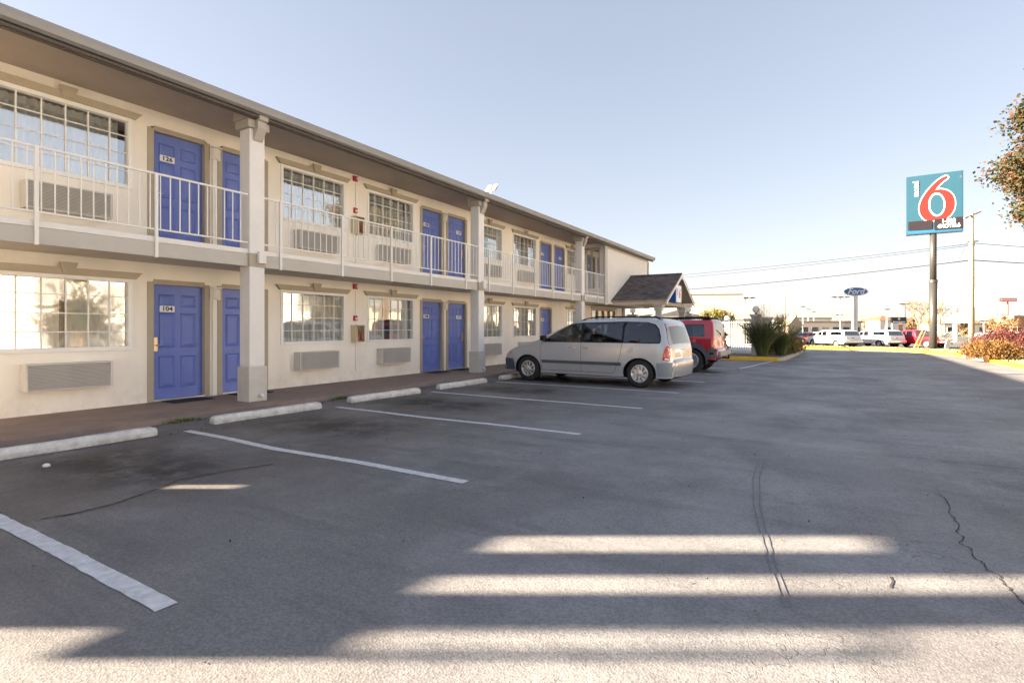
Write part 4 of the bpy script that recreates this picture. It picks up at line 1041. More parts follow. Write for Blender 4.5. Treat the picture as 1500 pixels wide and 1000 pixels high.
# ---- pickups and cars of the dealership (built once per kind, copied with their own paint)
def pw(x, z):
    w = .98
    if z > 1.15: w -= .30*(z-1.15)**1.2
    if x < .9: w *= 1-.10*((.9-x)/.9)**2
    return w
def pickup(name, label, paint, shell, d_, px, gz, ang, group, simple=False):
    if shell: top = [(.1, .45), (.0, .6), (.0, .95), (.08, 1.05), (.9, 1.14), (1.4, 1.18), (1.9, 1.62), (2.2, 1.76), (2.9, 1.80), (3.4, 1.79), (5.1, 1.78), (5.45, 1.66), (5.66, 1.18), (5.70, .85), (5.78, .75), (5.78, .58), (5.7, .5)]
    else: top = [(.1, .45), (.0, .6), (.0, .95), (.08, 1.05), (.9, 1.14), (1.4, 1.18), (1.9, 1.62), (2.2, 1.76), (2.9, 1.80), (3.3, 1.76), (3.42, 1.62), (3.52, 1.17), (3.6, 1.13), (5.6, 1.13), (5.68, 1.10), (5.70, .8), (5.78, .74), (5.78, .58), (5.7, .5)]
    c = Car(name, label, 'pickup truck', 5.76, top, .42, (.95, 4.55), .38, pw, fil=.06, group=group, paint=paint, detail=.6)
    w1_ = [(1.62, 1.20), (1.98, 1.58), (2.38, 1.64), (2.40, 1.20)]; w2_ = [(2.48, 1.20), (2.48, 1.65), (3.05, 1.66), (3.15, 1.20)]; hs = [w1_, w2_]
    if shell: hs.append([(3.75, 1.28), (3.70, 1.64), (5.2, 1.62), (5.35, 1.28)])
    gl = [(1.42, 1.95, 1.2, 1.7)]+([(5.42, 5.66, 1.2, 1.7)] if shell else [(3.38, 3.54, 1.2, 1.7)])
    c.body(hs, lambda x, z: .03 if x > .3 else .07, gl, arch=1.18)
    for sd in (-1, 1):
        for q in hs: c.side(q, -.012, 'glass_car', 'side_window', sd, grid=.3)
        c.side([(5.52, .80), (5.68, .80), (5.68, 1.10), (5.52, 1.10)], .01, 'tail', 'tail_light', sd, grid=.3)
        seam(c, [(2.44, .5), (2.44, 1.66)], sd, w=.015); seam(c, [(3.42, .5), (3.42, 1.15)], sd, w=.02)
        for wx in c.wheels: c.wheel(wx, sd, 'spoke', .25)
    c.add(MB().box(c.X(5.70), c.X(5.735), -.74, .74, .80, 1.10), 'tailgate', c.paint if paint != 'carred' else 'carwhite', bevel=.01)
    c.add(MB().box(c.X(5.74), c.X(5.90), -.95, .95, .56, .72), 'rear_bumper', 'chrome', bevel=.03)
    c.add(MB().box(c.X(5.736), c.X(5.745), -.10, .10, .97, 1.03), 'tailgate_latch', 'under')
    p = at(px, d_); c.place((4.55, -.98), (p[0], p[1], gz), R(ang)); return c
pickup('pickup_truck', 'white pickup with camper shell, leftmost of the two in the far row', 'carwhite', True, 55, 1224, -.64, -53, 'pickup trucks facing away on the dealership lot')
pickup('pickup_truck', 'white pickup with camper shell, directly left of the red pickup', 'carwhite', True, 55, 1287, -.64, -53, 'pickup trucks facing away on the dealership lot')
pickup('pickup_truck', 'red pickup with white tailgate parked behind the tall sign pole', 'carred', False, 53, 1356, -.62, -46, 'pickup trucks facing away on the dealership lot')
# farther cars
def cw(x, z):
    w = .86
    if z > .92: w -= .45*(z-.92)
    if x < .8: w *= 1-.16*((.8-x)/.8)**2
    if x > 3.9: w -= .12*((x-3.9)/.6)**2
    return w
def sedan(paint, label, p, gz, rz):
    top = [(.08, .3), (.0, .45), (.04, .62), (.4, .76), (1.1, .88), (1.35, .93), (1.95, 1.32), (2.5, 1.42), (3.1, 1.38), (3.7, 1.02), (4.25, .97), (4.42, .85), (4.45, .55), (4.38, .32)]
    c = Car('parked_car', label, 'car', 4.45, top, .25, (.85, 3.5), .31, cw, fil=.08, paint=paint, detail=.5, group='cars far behind on the dealership lot')
    hs = [[(1.72, .96), (2.05, 1.24), (2.45, 1.31), (2.46, .96)], [(2.54, .96), (2.54, 1.32), (3.0, 1.29), (3.35, .98)]]
    c.body(hs, lambda x, z: .05, [(1.36, 1.98, .94, 1.34), (3.12, 3.7, 1.03, 1.38)])
    for sd in (-1, 1):
        for q in hs: c.side(q, -.01, 'glass_car', 'side_window', sd, grid=.3)
        for wx in c.wheels: c.wheel(wx, sd, 'steel')
    c.t.location = (p[0], p[1], gz); c.t.rotation_euler.z = rz; return c
for (paint, lab, px, d_, rz) in (('cargrey', 'dark grey car showing above the tail of the left white pickup', 1250, 70, -.7), ('carblue', 'dark blue car behind the gap between white and red pickups', 1318, 72, -.7),
                                 ('carwhite', 'white sedan left of the white pickups, partly behind the island shrubs', 1196, 75, -.9), ('carred', 'small red car far behind the brown shrubs of the island', 1180, 68, .9),
                                 ('carwhite', 'white car on the far road right of the wooden utility pole', 1444, 110, .1), ('cargrey', 'grey car in the distance between sign pole and utility pole', 1396, 125, .2), ('carwhite', 'pale car in the far distance above the red bush', 1478, 135, .1)):
    sedan(paint, lab, at(px, d_), -.61, rz)

# ================================================================= SIGNS AND POLES
M['polegrey'] = mat('dark_grey_pole', (.055, .053, .05), .45, metal=.2); M['wood'] = mat('weathered_wood', (.30, .245, .18), .9, var=.2, scale=3, streak=(6, 6, .4), bump=.4, bscale=30)
M['signred2'] = mat('numeral_red', (.30, .020, .016), .35); M['signface'] = mat('sign_turquoise', (.020, .075, .115), .35, var=.03, scale=2); M['signedge'] = mat('sign_edge', (.02, .07, .13), .4)
M['lcd'] = mat('dark_panel', (.022, .017, .022), .3); M['white_s'] = mat('sign_white', (.80, .80, .79), .35)
cR = Vector((math.cos(YAW), math.sin(YAW), 0)); cF = Vector((-math.sin(YAW), math.cos(YAW), 0))
px_, py_ = at(1367, 31.2)
ms = thing('pole_sign', (px_, py_, .1), 'tall turquoise sign with big red numeral six on a dark grey pole', 'sign')
MB().tube([(px_, py_, -.1), (px_, py_, zz(413, 31.2))], .195, 20).build('lower_pole', M['polegrey'], ms, smooth=True)
MB().tube([(px_, py_, zz(414, 31.2)), (px_, py_, zz(410, 31.2))], .215, 20).build('pole_collar', M['polegrey'], ms)
MB().tube([(px_, py_, zz(410, 31.2)), (px_, py_, 7.1)], .165, 20).build('upper_pole', M['polegrey'], ms, smooth=True)
u_ = (cR*2.14-cF*1.45).normalized(); nrm = Vector((u_.y, -u_.x, 0)); SW, SHt = 2.58, 3.40; z0s = 6.82
cen = Vector((px_, py_, 0))+cR*.04
sgp = thing('tmp', (0, 0, 0), None, None); bpy.data.objects.remove(sgp)
an = math.atan2(u_.y, u_.x)
M['white_s'] = mat('sign_white', (.62, .62, .61), .4)
mt = Matrix.Rotation(an, 4, 'Z')
def sign_part(b, name, m, parent=ms, off=Vector((0, 0, 0))):
    """b is built in panel space: x along the face, y towards the viewer negative, z up from the panel's foot"""
    o = b.build(name, m, None); o.parent = parent
    l = mt @ Vector(o.location); o.location = Vector((l.x+cen.x-px_, l.y+cen.y-py_, l.z+z0s-.1)) if parent is ms else o.location
    o.rotation_euler.z = an if parent is ms else 0
    return o
sign_part(MB().box(-SW/2, SW/2, -.25, .25, 0, SHt), 'sign_cabinet', M['signedge'])
def panel_pt(x, y):
    u = (x-228)/684; yt = 188-83*u; yb = 880-50*u; v = (y-yt)/(yb-yt); return ((u-.5)*SW, (1-v)*SHt)
def face(pts, y, name, m, panel=True, th=.004):
    P = [panel_pt(*p) for p in pts] if panel else pts
    return sign_part(MB().prism(P, y, y+th, 'xz'), name, M[m])
face([(-SW/2+.05, .28), (SW/2-.05, .28), (SW/2-.05, SHt-.05), (-SW/2+.05, SHt-.05)], -.256, 'sign_face', 'signface', False)
face([(-SW/2+.05, .06), (SW/2-.05, .06), (SW/2-.05, .275), (-SW/2+.05, .275)], -.256, 'lower_border', 'signlight', False)
six = [(735, 182), (715, 172), (680, 182), (640, 205), (590, 243), (540, 290), (490, 345), (445, 405), (410, 465), (392, 520), (386, 565), (392, 610), (410, 650), (440, 685), (475, 705), (560, 706), (690, 690), (735, 665), (775, 625), (803, 575), (815, 520), (812, 460), (795, 410), (765, 372), (725, 347), (680, 334), (630, 330), (595, 338), (578, 348), (600, 312), (640, 268), (690, 225), (730, 200)]
six = six[::-1]
def chaik(P, it=2):
    for _ in range(it):
        Q = []
        for i in range(len(P)):
            a, c = P[i], P[(i+1) % len(P)]; Q += [(a[0]*.75+c[0]*.25, a[1]*.75+c[1]*.25), (a[0]*.25+c[0]*.75, a[1]*.25+c[1]*.75)]
        P = Q
    return P
six = chaik(six)
def offs(P, d):
    out = []
    for i in range(len(P)):
        a = Vector(P[i-1]); c = Vector(P[(i+1) % len(P)]); t = (c-a).normalized(); out.append((P[i][0]-t.y*d, P[i][1]+t.x*d))
    return out
big = offs(six, 13)
if abs(sum(big[i-1][0]*big[i][1]-big[i][0]*big[i-1][1] for i in range(len(big)))) < abs(sum(six[i-1][0]*six[i][1]-six[i][0]*six[i-1][1] for i in range(len(six)))): big = offs(six, -13)
face(big, -.262, 'numeral_outline', 'white_s'); face(six, -.268, 'numeral', 'signred2')
ell = lambda rx, ry: [(600+rx*math.cos(a)+.08*ry*0, 515-ry*math.sin(a)) for a in np.linspace(0, 2*math.pi, 41)[:-1]]
face(ell(102, 142), -.274, 'numeral_eye_outline', 'white_s'); face(ell(82, 122), -.280, 'numeral_eye', 'signface')
face([(250, 722), (545, 700), (545, 812), (250, 828)], -.286, 'message_panel', 'lcd'); face([(570, 690), (905, 660), (905, 800), (570, 822)], -.286, 'phone_panel', 'lcd')
def sign_text(s, x, y, size, m, rot=0, **k):
    q = panel_pt(x, y); l = mt @ Vector((q[0], -.295, q[1]))
    o = text_mesh('lettering', s, size, M[m], ms, (l.x+cen.x-px_, l.y+cen.y-py_, l.z+z0s-.1), (0, 0, 0), **k)
    o.rotation_euler = (Matrix.Rotation(an, 3, 'Z') @ Matrix.Rotation(R(90), 3, 'X') @ Matrix.Rotation(rot, 3, 'Z')).to_euler()
sign_text('1-800', 738, 712, .32, 'white_s', sx=.85, bold=.012); sign_text('4MOTEL6', 742, 770, .30, 'white_s', sx=.80, bold=.012)
sign_text('motel', 348, 330, .38, 'white_s', rot=R(90), bold=.01)

# oval dealership sign
d_ = 100; fx, fy = at(1252, d_); fz = -.62
fs_ = thing('oval_sign', (fx, fy, fz), 'blue oval dealership sign with white script on a wide pale post', 'sign')
an2 = YAW; M['fordblue'] = mat('oval_blue', (.02, .10, .30), .4); M['palepost'] = mat('pale_post', (.62, .60, .58), .5)
def rot_child(b, name, m, parent, org, ang):
    o = b.build(name, m, None); o.parent = parent; l = Matrix.Rotation(ang, 3, 'Z') @ Vector(o.location); o.location = l; o.rotation_euler.z = ang; return o
zc = zz(427, d_)-fz
for (k, y, nm, mm) in ((1, -.25, 'oval_cabinet', 'palepost'), (.95, -.27, 'oval_border', 'white_s'), (.88, -.29, 'oval_face', 'fordblue')):
    P = [(2.42*k*math.cos(a), zc+.80*(k if k == 1 else k-.02)*math.sin(a)) for a in np.linspace(0, 2*math.pi, 49)[:-1]]
    rot_child(MB().prism(P, y, .25 if k == 1 else y+.02, 'xz'), nm, M[mm], fs_, None, an2)
ft = text_mesh('lettering', 'Ford', 1.5, M['white_s'], fs_, tuple(Matrix.Rotation(an2, 3, 'Z') @ Vector((0, -.30, zc))), (R(90), 0, an2), shear=.35, sx=1.05, bold=.02)
rot_child(MB().box(-.45, -.02, -.2, .2, 0, zc-.7), 'post', M['palepost'], fs_, None, an2); rot_child(MB().box(.02, .45, -.2, .2, 0, zc-.7), 'post', M['palepost'], fs_, None, an2)

# wooden utility pole with crossarm, guys and wires
d_ = 36; ux, uy = at(1423, d_); zt = zz(312, d_)
up = thing('utility_pole', (ux, uy, -.1), 'weathered wooden utility pole with a crossarm beside the turquoise sign', 'utility pole')
MB().tube([(ux, uy, -.4), (ux, uy, zt)], [.18, .13], 14).build('pole', M['wood'], up, smooth=True)
xa = Vector((*at(1412.5, d_-.4), zz(320, d_-.4))); xb = Vector((*at(1436, d_+.4), zz(310, d_+.4)))
MB().tube([xa, xb], .055, 6).build('crossarm', M['wood'], up)
for t_ in (.06, .45, .94):
    p = xa.lerp(xb, t_); MB().lathe([(.02, 0), (.05, .04), (.035, .09), (.05, .12), (.02, .17), (.001, .17)], 10, 'z', tuple(p+Vector((0, 0, .05)))).build('insulator', M['ac'], up)
MB().tube([(ux+.15, uy-.05, zt-2.2), (ux+.19, uy-.05, zt-.8)], .02, 6).build('conduit', M['ac'], up)
MB().box(ux-.18, ux+.35, uy-.1, uy-.04, zz(354, d_)-.04, zz(354, d_)+.04).build('wire_bracket', M['polegrey'], up)
hp = thing('utility_pole', (*at(1565, 46), -.6), 'wooden utility pole right of the photograph beyond the maple', 'utility pole')
hx, hy_ = at(1700, 70); bpy.data.objects.remove(hp)
def wire(name, pts_ends, sag, r, label):
    A, B = map(Vector, pts_ends); P = [A.lerp(B, t)-Vector((0, 0, sag*4*t*(1-t))) for t in np.linspace(0, 1, 25)]
    o = MB().tube(P, r, 5).build(name, M['polegrey'], smooth=True); o.data.materials[0] = M['black']; tag(o, label, 'power line'); return o
def P3(x, y, d): return (*at(x, d), zz(y, d))
far_p = at(820, 75)
fp = thing('utility_pole', (*far_p, -.6), 'wooden utility pole standing behind the motel, top hidden by its roof', 'utility pole'); MB().tube([(*far_p, -.8), (*far_p, zz(395, 75))], [.17, .12], 10).build('pole', M['wood'], fp)
wire('power_line', (P3(1422, 357, 36), P3(820, 415, 75)), .35, .020, 'thin upper power line running left from the wooden utility pole')
wire('power_line', (P3(1422, 359.5, 36), P3(820, 418.5, 75)), .42, .018, 'second thin power line just under the upper one, left of the utility pole')
wire('power_line', (P3(1423, 381, 36), P3(820, 432, 75)), .55, .034, 'thick dark lower cable running left from the wooden utility pole')
rp = at(1760, 40); rpo = thing('utility_pole', (*rp, -.5), 'wooden utility pole beyond the maple, right of the frame', 'utility pole'); MB().tube([(*rp, -.8), (*rp, 8.6)], [.17, .12], 10).build('pole', M['wood'], rpo)
wire('power_line', (P3(1424, 356, 36), (rp[0], rp[1], zz(362, 40))), .3, .018, 'thin upper power line running right from the wooden utility pole')
wire('power_line', (P3(1424, 381, 36), (rp[0], rp[1], zz(392, 40))), .15, .03, 'thick lower cable running right from the wooden utility pole')
M['guard'] = mat('yellow_guy_guard', (.62, .42, .08), .5)
for i, (x0, x1) in enumerate(((1337, 1362), (1342, 1366))):
    a = P3(x0, 514, 34.2); c = P3(x1, 462, 34.6); g = thing('guy_wire', (a[0], a[1], .05), ('left' if i == 0 else 'right')+' one of two leaning guy wires with yellow guards beside the sign pole', 'guy wire', 'guy wires')
    MB().tube([a, c], .035, 8).build('guard', M['guard'], g); MB().tube([c, P3(1422, 345, 36)], .008, 5).build('wire', M['steel'], g)
o = MB().prism([(0, 0), (.28, 0), (.40, .55), (.14, .60)], -.03, .03, 'xz').build('yard_board', M['white_s']); p = at(1388, 33); o.location = (p[0], p[1], .06); o.rotation_euler.z = YAW
tag(o, 'small leaning white board in the grass between sign pole and utility pole', 'board')

# light poles
def light_pole(px, ytop, d_, heads, w_, label, wood=False, ybase=None):
    x, y = at(px, d_); t = thing('light_pole' if not wood else 'wooden_post', (x, y, -.62), label, 'light pole' if not wood else 'post', 'parking lot light poles' if not wood else None)
    z = zz(ytop, d_); MB().tube([(x, y, -.7), (x, y, z)], [w_*1.3, w_], 8).build('pole', M['ac'] if not wood else M['wood'], t)
    for k in range(heads):
        o_ = (k-(heads-1)/2)*1.15; q = Vector((x, y, z))+cR*o_
        MB().obox(tuple(q), (.75, .45, .14), Matrix.Rotation(YAW, 3, 'Z')).build('lamp_head', M['polegrey'], t)
    if heads > 1: MB().tube([Vector((x, y, z-.1))-cR*(heads-1)*.6, Vector((x, y, z-.1))+cR*(heads-1)*.6], .05, 6).build('arm', M['ac'], t)
for a in ((1092, 436, 88, 3, .09, 'three headed light pole above the white pool fence'), (1080, 455, 140, 2, .09, 'small two headed light pole just left of the tall three headed one'), (1176, 449, 105, 1, .08, 'left of three short light poles over the tan building'),
          (1184, 453, 120, 1, .08, 'middle of three short light poles over the tan building'), (1192, 457, 135, 1, .08, 'right of three short light poles over the tan building'), (1231, 435, 95, 3, .05, 'three headed light pole just left of the oval sign'),
          (1229, 461, 150, 2, .09, 'low two headed light pole left of the oval sign post'), (1299, 453, 90, 1, .08, 'light pole beside the small white building with red roof'), (1326, 445, 100, 2, .08, 'light pole behind the dark shop sign'), (1441, 470, 120, 2, .08, 'thin light pole just right of the wooden utility pole')):
    light_pole(*a)
light_pole(1149.6, 433, 34, 0, .035, 'thin bare wooden post rising behind the island shrubs', wood=True)
# blank framed billboard
d_ = 78; x, y = at(1400, d_); t = thing('billboard', (x, y, -.62), 'pale panelled billboard frame over a blank white board, seen between the two tall poles', 'billboard')
hw_ = 22*d_/F0
def rb(bx, name, m): return rot_child(bx, name, M[m], t, None, YAW-.35)
zb0, zb1, zw0, zw1 = zz(451, d_)+.62, zz(422, d_)+.62, zz(473, d_)+.62, zz(460, d_)+.62
n = 8
for k in range(n): rb(MB().box(-hw_+2*hw_*k/n+.03, -hw_+2*hw_*(k+1)/n-.03, -.1, .1, zb0+.08, zb1-.08), 'board_panel', 'white_s' if k % 2 else 'palepost')
rb(MB().box(-hw_-.05, -hw_+.02, -.14, .14, zb0, zb1), 'frame', 'ac'); rb(MB().box(hw_-.02, hw_+.05, -.14, .14, zb0, zb1), 'frame', 'ac'); rb(MB().box(-hw_, hw_, -.13, .13, zb1-.06, zb1+.02), 'frame', 'ac'); rb(MB().box(-hw_, hw_, -.13, .13, zb0-.02, zb0+.06), 'frame', 'ac')
rb(MB().box(-hw_, hw_, -.12, .12, zw0, zw1), 'blank_board', 'white_s'); rb(MB().tube([(0, .16, 0), (0, .16, zb0+.2)], .3, 12), 'post', 'palepost')
# far red sign, dark shop sign
d_ = 150; x, y = at(1476, d_); t = thing('far_red_sign', (x, y, -.62), 'thin red and white bar sign on a red pole at the far right', 'sign')
rot_child(MB().box(-2.3, 2.3, -.3, .3, zz(441.5, d_)+.62, zz(436.5, d_)+.62), 'sign_box', M['signred'], t, None, YAW); rot_child(MB().box(-2.0, 2.0, -.34, -.305, zz(440.2, d_)+.62, zz(438, d_)+.62), 'sign_face', M['white_s'], t, None, YAW); rot_child(MB().tube([(0, 0, 0), (0, 0, zz(441.5, d_)+.62)], .2, 8), 'pole', M['signred'], t, None, YAW)
d_ = 95; x, y = at(1316, d_); t = thing('shop_sign', (x, y, -.62), 'dark rectangular shop sign board on two pale pylons behind the red pickup', 'sign')
rot_child(MB().box(-1.3, 1.3, -.2, .2, zz(473, d_)+.62, zz(464.5, d_)+.62), 'sign_board', M['lcd'], t, None, YAW)
rot_child(MB().box(-1.05, 1.05, -.23, -.205, zz(472, d_)+.62, zz(470.6, d_)+.62), 'sign_strip', M['white_s'], t, None, YAW); rot_child(MB().lathe([(.18, 0), (.18, .02), (.001, .021)], 12, 'y', (0, -.23, zz(467, d_)+.62)), 'emblem', M['white_s'], t, None, YAW)
for xx in (-1.15, .9): rot_child(MB().box(xx, xx+.3, -.15, .15, 0, zz(473, d_)+.62), 'pylon', M['white_s'], t, None, YAW)

# ================================================================= POOL ENCLOSURE
def globe_pillar(x, y, z0, h, label, r=.165, w=.38, globe=True):
    t = thing('globe_lamp_pillar' if globe else 'pillar', (x, y, z0), label, 'pillar', 'square pillars round the pool')
    MB().box(x-w/2, x+w/2, y-w/2, y+w/2, z0-.1, z0+h-.16).build('shaft', M['pillar'], t, bevel=.02)
    MB().box(x-w/2-.03, x+w/2+.03, y-w/2-.03, y+w/2+.03, z0+h-.159, z0+h-.08).build('cap_moulding', M['pillar'], t, bevel=.015); MB().box(x-w/2-.07, x+w/2+.07, y-w/2-.07, y+w/2+.07, z0+h-.079, z0+h).build('cap', M['colbase'], t, bevel=.01)
    if globe:
        MB().lathe([(.001, 0), (.06, .0), (.06, .07), (.04, .08)], 12, 'z', (x, y, z0+h)).build('lamp_collar', M['black'], t)
        MB().lathe([(r*math.sin(a), r-r*math.cos(a)) for a in np.linspace(.12, math.pi, 15)], 24, 'z', (x, y, z0+h+.06)).build('globe', M['globe'], t, smooth=True)
globe_pillar(-3.2, 27.8, .1, 1.92, 'nearest grey pool pillar with globe lamp beside the tall grass clump')
globe_pillar(-3.1, 31.6, .1, 1.85, 'plain grey pillar directly behind the nearest globe lamp pillar', globe=False, w=.45)
p = at(1008, 30); globe_pillar(p[0], p[1], .14, 2.02, 'pool pillar with globe lamp seen under the right end of the porch gable')
p = at(927, 30.5); globe_pillar(p[0], p[1], .14, 2.0, 'pool pillar with globe lamp nearest the motel corner, under the porch roof')
p = at(1065, 36); globe_pillar(p[0], p[1], .14, 1.65, 'far pool pillar with globe lamp above the rear of the red off roader')
def fence(a, c, z0, z1, label, sp=.125):
    A, B = Vector((*a, 0)), Vector((*c, 0)); L = (B-A).length; t = thing('picket_fence', (a[0], a[1], z0), label, 'fence', 'white metal pool fences'); ang = math.atan2((B-A).y, (B-A).x)
    pt = []
    for z in (z0+.12, z1-.12): rot_child(MB().box(0, L, -.02, .02, z-z0-.02, z-z0+.02), 'fence_rail', M['fence'], t, None, ang)
    n = int(L/sp); pr = rot_child(MB().box(-.011, .011, -.035, -.021, .04, z1-z0), 'picket', M['fence'], t, None, ang)
    l0 = pr.location.copy(); D = (B-A).normalized()
    for k in range(1, n):
        q = pr.copy(); col.objects.link(q); q.location = l0+D*k*sp
fence((-3.42, 27.9), (-6.2, 29.2), .14, 1.86, 'white metal picket fence between the nearest pillar and the porch')
fence((-3.3, 28.05), (-3.3, 31.3), .14, 1.86, 'white metal picket fence running back behind the nearest pillar')
fence((-3.3, 31.9), (-3.3, 39.8), .14, 1.86, 'white metal picket fence along the far half of the pool side')
fence((-3.6, 39.9), (-16, 39.9), .14, 1.86, 'white metal picket fence along the back of the pool terrace', .16)

# ================================================================= FAR BUILDINGS
M['cream'] = mat('cream_render', (.66, .58, .46), .85, var=.05, scale=.5); M['tanroof'] = mat('tan_roof', (.34, .28, .21), .85, var=.12, scale=1); M['greyroof'] = mat('grey_roof', (.30, .29, .28), .8, var=.12, scale=1)
M['brick'] = mat('red_brick', (.36, .17, .12), .9, var=.15, scale=2); M['redroof'] = mat('red_roof', (.36, .10, .06), .8); M['winfar'] = mat('far_window', (.05, .06, .07), .2); M['offwhite'] = mat('off_white_render', (.74, .70, .64), .85, var=.05, scale=.5)
def building(name, label, c, size, h, wall, roof, rtype='flat', rh=1.0, ang=0, wins=0, z0=-.65, storeys=1, cat='building', over=.3, winm='winfar'):
    t = thing(name, (c[0], c[1], z0), label, cat, rz=ang); w, dd = size
    def A(b, nm, m, par=None):
        o = b.build(nm, M[m], par or t, local=True)
        if par is not None: o.location = Vector(o.location)-Vector(par.location)
        return o
    A(MB().box(-w/2, w/2, -dd/2, dd/2, -.3, h), 'wall', wall)
    if rtype == 'flat':
        A(MB().box(-w/2-.1, w/2+.1, -dd/2-.1, dd/2+.1, h-.25, h+.15), 'parapet', roof)
    elif rtype == 'hip':
        o_ = over; rl = max(0, w/2-dd/2)
        b = MB(); b.v = [(-w/2-o_, -dd/2-o_, h), (w/2+o_, -dd/2-o_, h), (w/2+o_, dd/2+o_, h), (-w/2-o_, dd/2+o_, h), (-rl, 0, h+rh), (rl, 0, h+rh)]
        b.f = [(0, 1, 5, 4), (1, 2, 5), (2, 3, 4, 5), (3, 0, 4), (3, 2, 1, 0)]; A(b, 'roof', roof)
    else:
        A(MB().prism([(-dd/2-over, h), (dd/2+over, h), (0, h+rh)], -w/2-over, w/2+over, 'yz'), 'roof', roof)
    for st in range(storeys):
        zb = .9+st*2.9
        for face_y, ll in ((-dd/2, w), ):
            for k in range(wins):
                x = -ll/2+ll*(k+.5)/wins; o = A(MB().box(x-.75, x+.75, face_y-.05, face_y+.01, zb-.05, zb+1.35), 'window', 'white_s'); A(MB().box(x-.68, x+.68, face_y-.06, face_y-.051, zb+.02, zb+1.28), 'pane', winm, o)
    return t
p = at(1012, 66); building('cream_building', 'large flat roofed cream building behind the motel porch', p, (9, 14), zz(428, 60)+.65, 'cream', 'offwhite', ang=R(20), wins=0)
p = at(1060, 72); building('grey_roofed_building', 'low building with sloping grey metal roof right of the cream block', p, (3.6, 9), 3.7, 'cream', 'greyroof', 'gable', 1.2, ang=R(10), wins=1)
p = at(945, 48); building('pool_house', 'low pool house with shallow grey roof seen under the porch', p, (7.5, 6), 2.4, 'offwhite', 'greyroof', 'hip', .55, ang=YAW, wins=3, z0=.1)
p = at(985, 44); building('pool_shed', 'small gabled shed seen between the porch posts', p, (2.4, 3.2), 2.2, 'offwhite', 'greyroof', 'gable', .5, ang=YAW+R(90), wins=0, z0=.1)
p = at(1090, 80); building('blue_shop', 'two storey pale shop with dark hip roof behind the pool fence', p, (6, 6), 3.3, 'cream', 'greyroof', 'hip', .9, ang=YAW, wins=3)
p = at(1160, 92); building('tan_roofed_house', 'tan house with a peaked roof behind the island shrubs', p, (2.0, 2.2), 2.3, 'tanroof', 'tanroof', 'gable', 1.7, ang=YAW+R(90), wins=0)
p = at(1197, 118); building('dealership_building', 'long low cream dealership building left of the oval sign', p, (13, 10), 3.3, 'cream', 'tanroof', ang=YAW, wins=6)
p = at(1292, 105); building('white_shop', 'small white shop with red hipped roof between the oval and the dark shop signs', p, (3.6, 4), 3.5, 'offwhite', 'redroof', 'hip', .9, ang=YAW, wins=1)
p = at(1492, 150); building('brick_building', 'red brick building at the far right edge behind the red bush', p, (10, 8), 5.2, 'brick', 'greyroof', ang=YAW, wins=3)
p = at(1425, 170); building('long_white_shop', 'long white shop far behind the wooden utility pole', p, (26, 10), 3.2, 'offwhite', 'tanroof', ang=YAW, wins=8)
p = at(1345, 190); building('long_brick_shop', 'long low brick shop on the horizon behind the red pickup', p, (40, 10), 3.4, 'brick', 'offwhite', ang=YAW, wins=8)
p = at(1120, 150); building('far_warehouse', 'pale warehouse on the horizon behind the pool fence', p, (30, 12), 4.6, 'offwhite', 'greyroof', ang=YAW, wins=6)
# across the lot, beside the camera: what the windows of the motel reflect
building('opposite_wing', 'long two storey cream building with grey hip roof across the lot, off to the right', (29, 20), (46, 10), 6.0, 'offwhite', 'greyroof', 'hip', 2.2, ang=R(-90), wins=14, storeys=2, winm='acgap')
building('opposite_hall', 'cream hall with grey hip roof across the road, off to the right', (36, 76), (30, 14), 5.0, 'cream', 'greyroof', 'hip', 2.6, ang=R(-90), wins=8)

# ================================================================= PLANTS
M['bark'] = mat('bark', (.13, .10, .075), .95, var=.25, scale=6, bump=.6, bscale=30)
M['maple'] = mat('maple_leaves', (.1, .1, .03), .75, island=[(.014, .024, .006), (.030, .040, .009), (.055, .052, .012), (.095, .055, .018), (.125, .040, .020)], trans=.25)
M['redleaf'] = mat('red_bush_leaves', (.2, .03, .03), .75, island=[(.07, .018, .018), (.13, .030, .028), (.19, .065, .04)], trans=.2)
M['goldleaf'] = mat('gold_bush_leaves', (.3, .15, .03), .75, island=[(.13, .045, .015), (.20, .095, .022), (.24, .14, .035), (.09, .065, .02)], trans=.2)
M['blade'] = mat('grass_blades', (.06, .09, .03), .8, island=[(.05, .085, .024), (.10, .14, .045), (.22, .20, .10)], trans=.15)
M['plume'] = mat('grass_plumes', (.35, .28, .18), .9, island=[(.22, .16, .10), (.36, .29, .19)])
M['darkleaf'] = mat('dark_leaves', (.03, .03, .03), .8, island=[(.018, .02, .018), (.04, .035, .034), (.075, .05, .045)])
M['brownleaf'] = mat('brown_shrub_leaves', (.2, .13, .06), .85, island=[(.10, .10, .035), (.20, .13, .06), (.28, .13, .06), (.26, .20, .10)], trans=.15)
M['olive'] = mat('olive_leaves', (.18, .17, .04), .8, island=[(.09, .10, .02), (.20, .18, .045), (.30, .24, .06)], trans=.2)
M['twig'] = mat('bare_twigs', (.26, .19, .12), .95, island=[(.16, .11, .07), (.30, .21, .13)])
def branches(b, p, d, L, r, depth, spread=.55, tips=None, n=3):
    q = Vector(p)+Vector(d)*L; mid = Vector(p).lerp(q, .5)+Vector((random.uniform(-1, 1), random.uniform(-1, 1), random.uniform(-.3, .3)))*L*.07
    b.tube([p, mid, q], [r, r*.82, r*.62], 6 if r > .04 else 4, cap=False)
    if depth == 0:
        if tips is not None: tips.append(q)
        return
    for _ in range(n):
        v = Vector(d)+Vector((random.gauss(0, spread), random.gauss(0, spread), random.gauss(.1, spread*.6))); branches(b, q, v.normalized(), L*random.uniform(.62, .82), r*.6, depth-1, spread, tips, n)
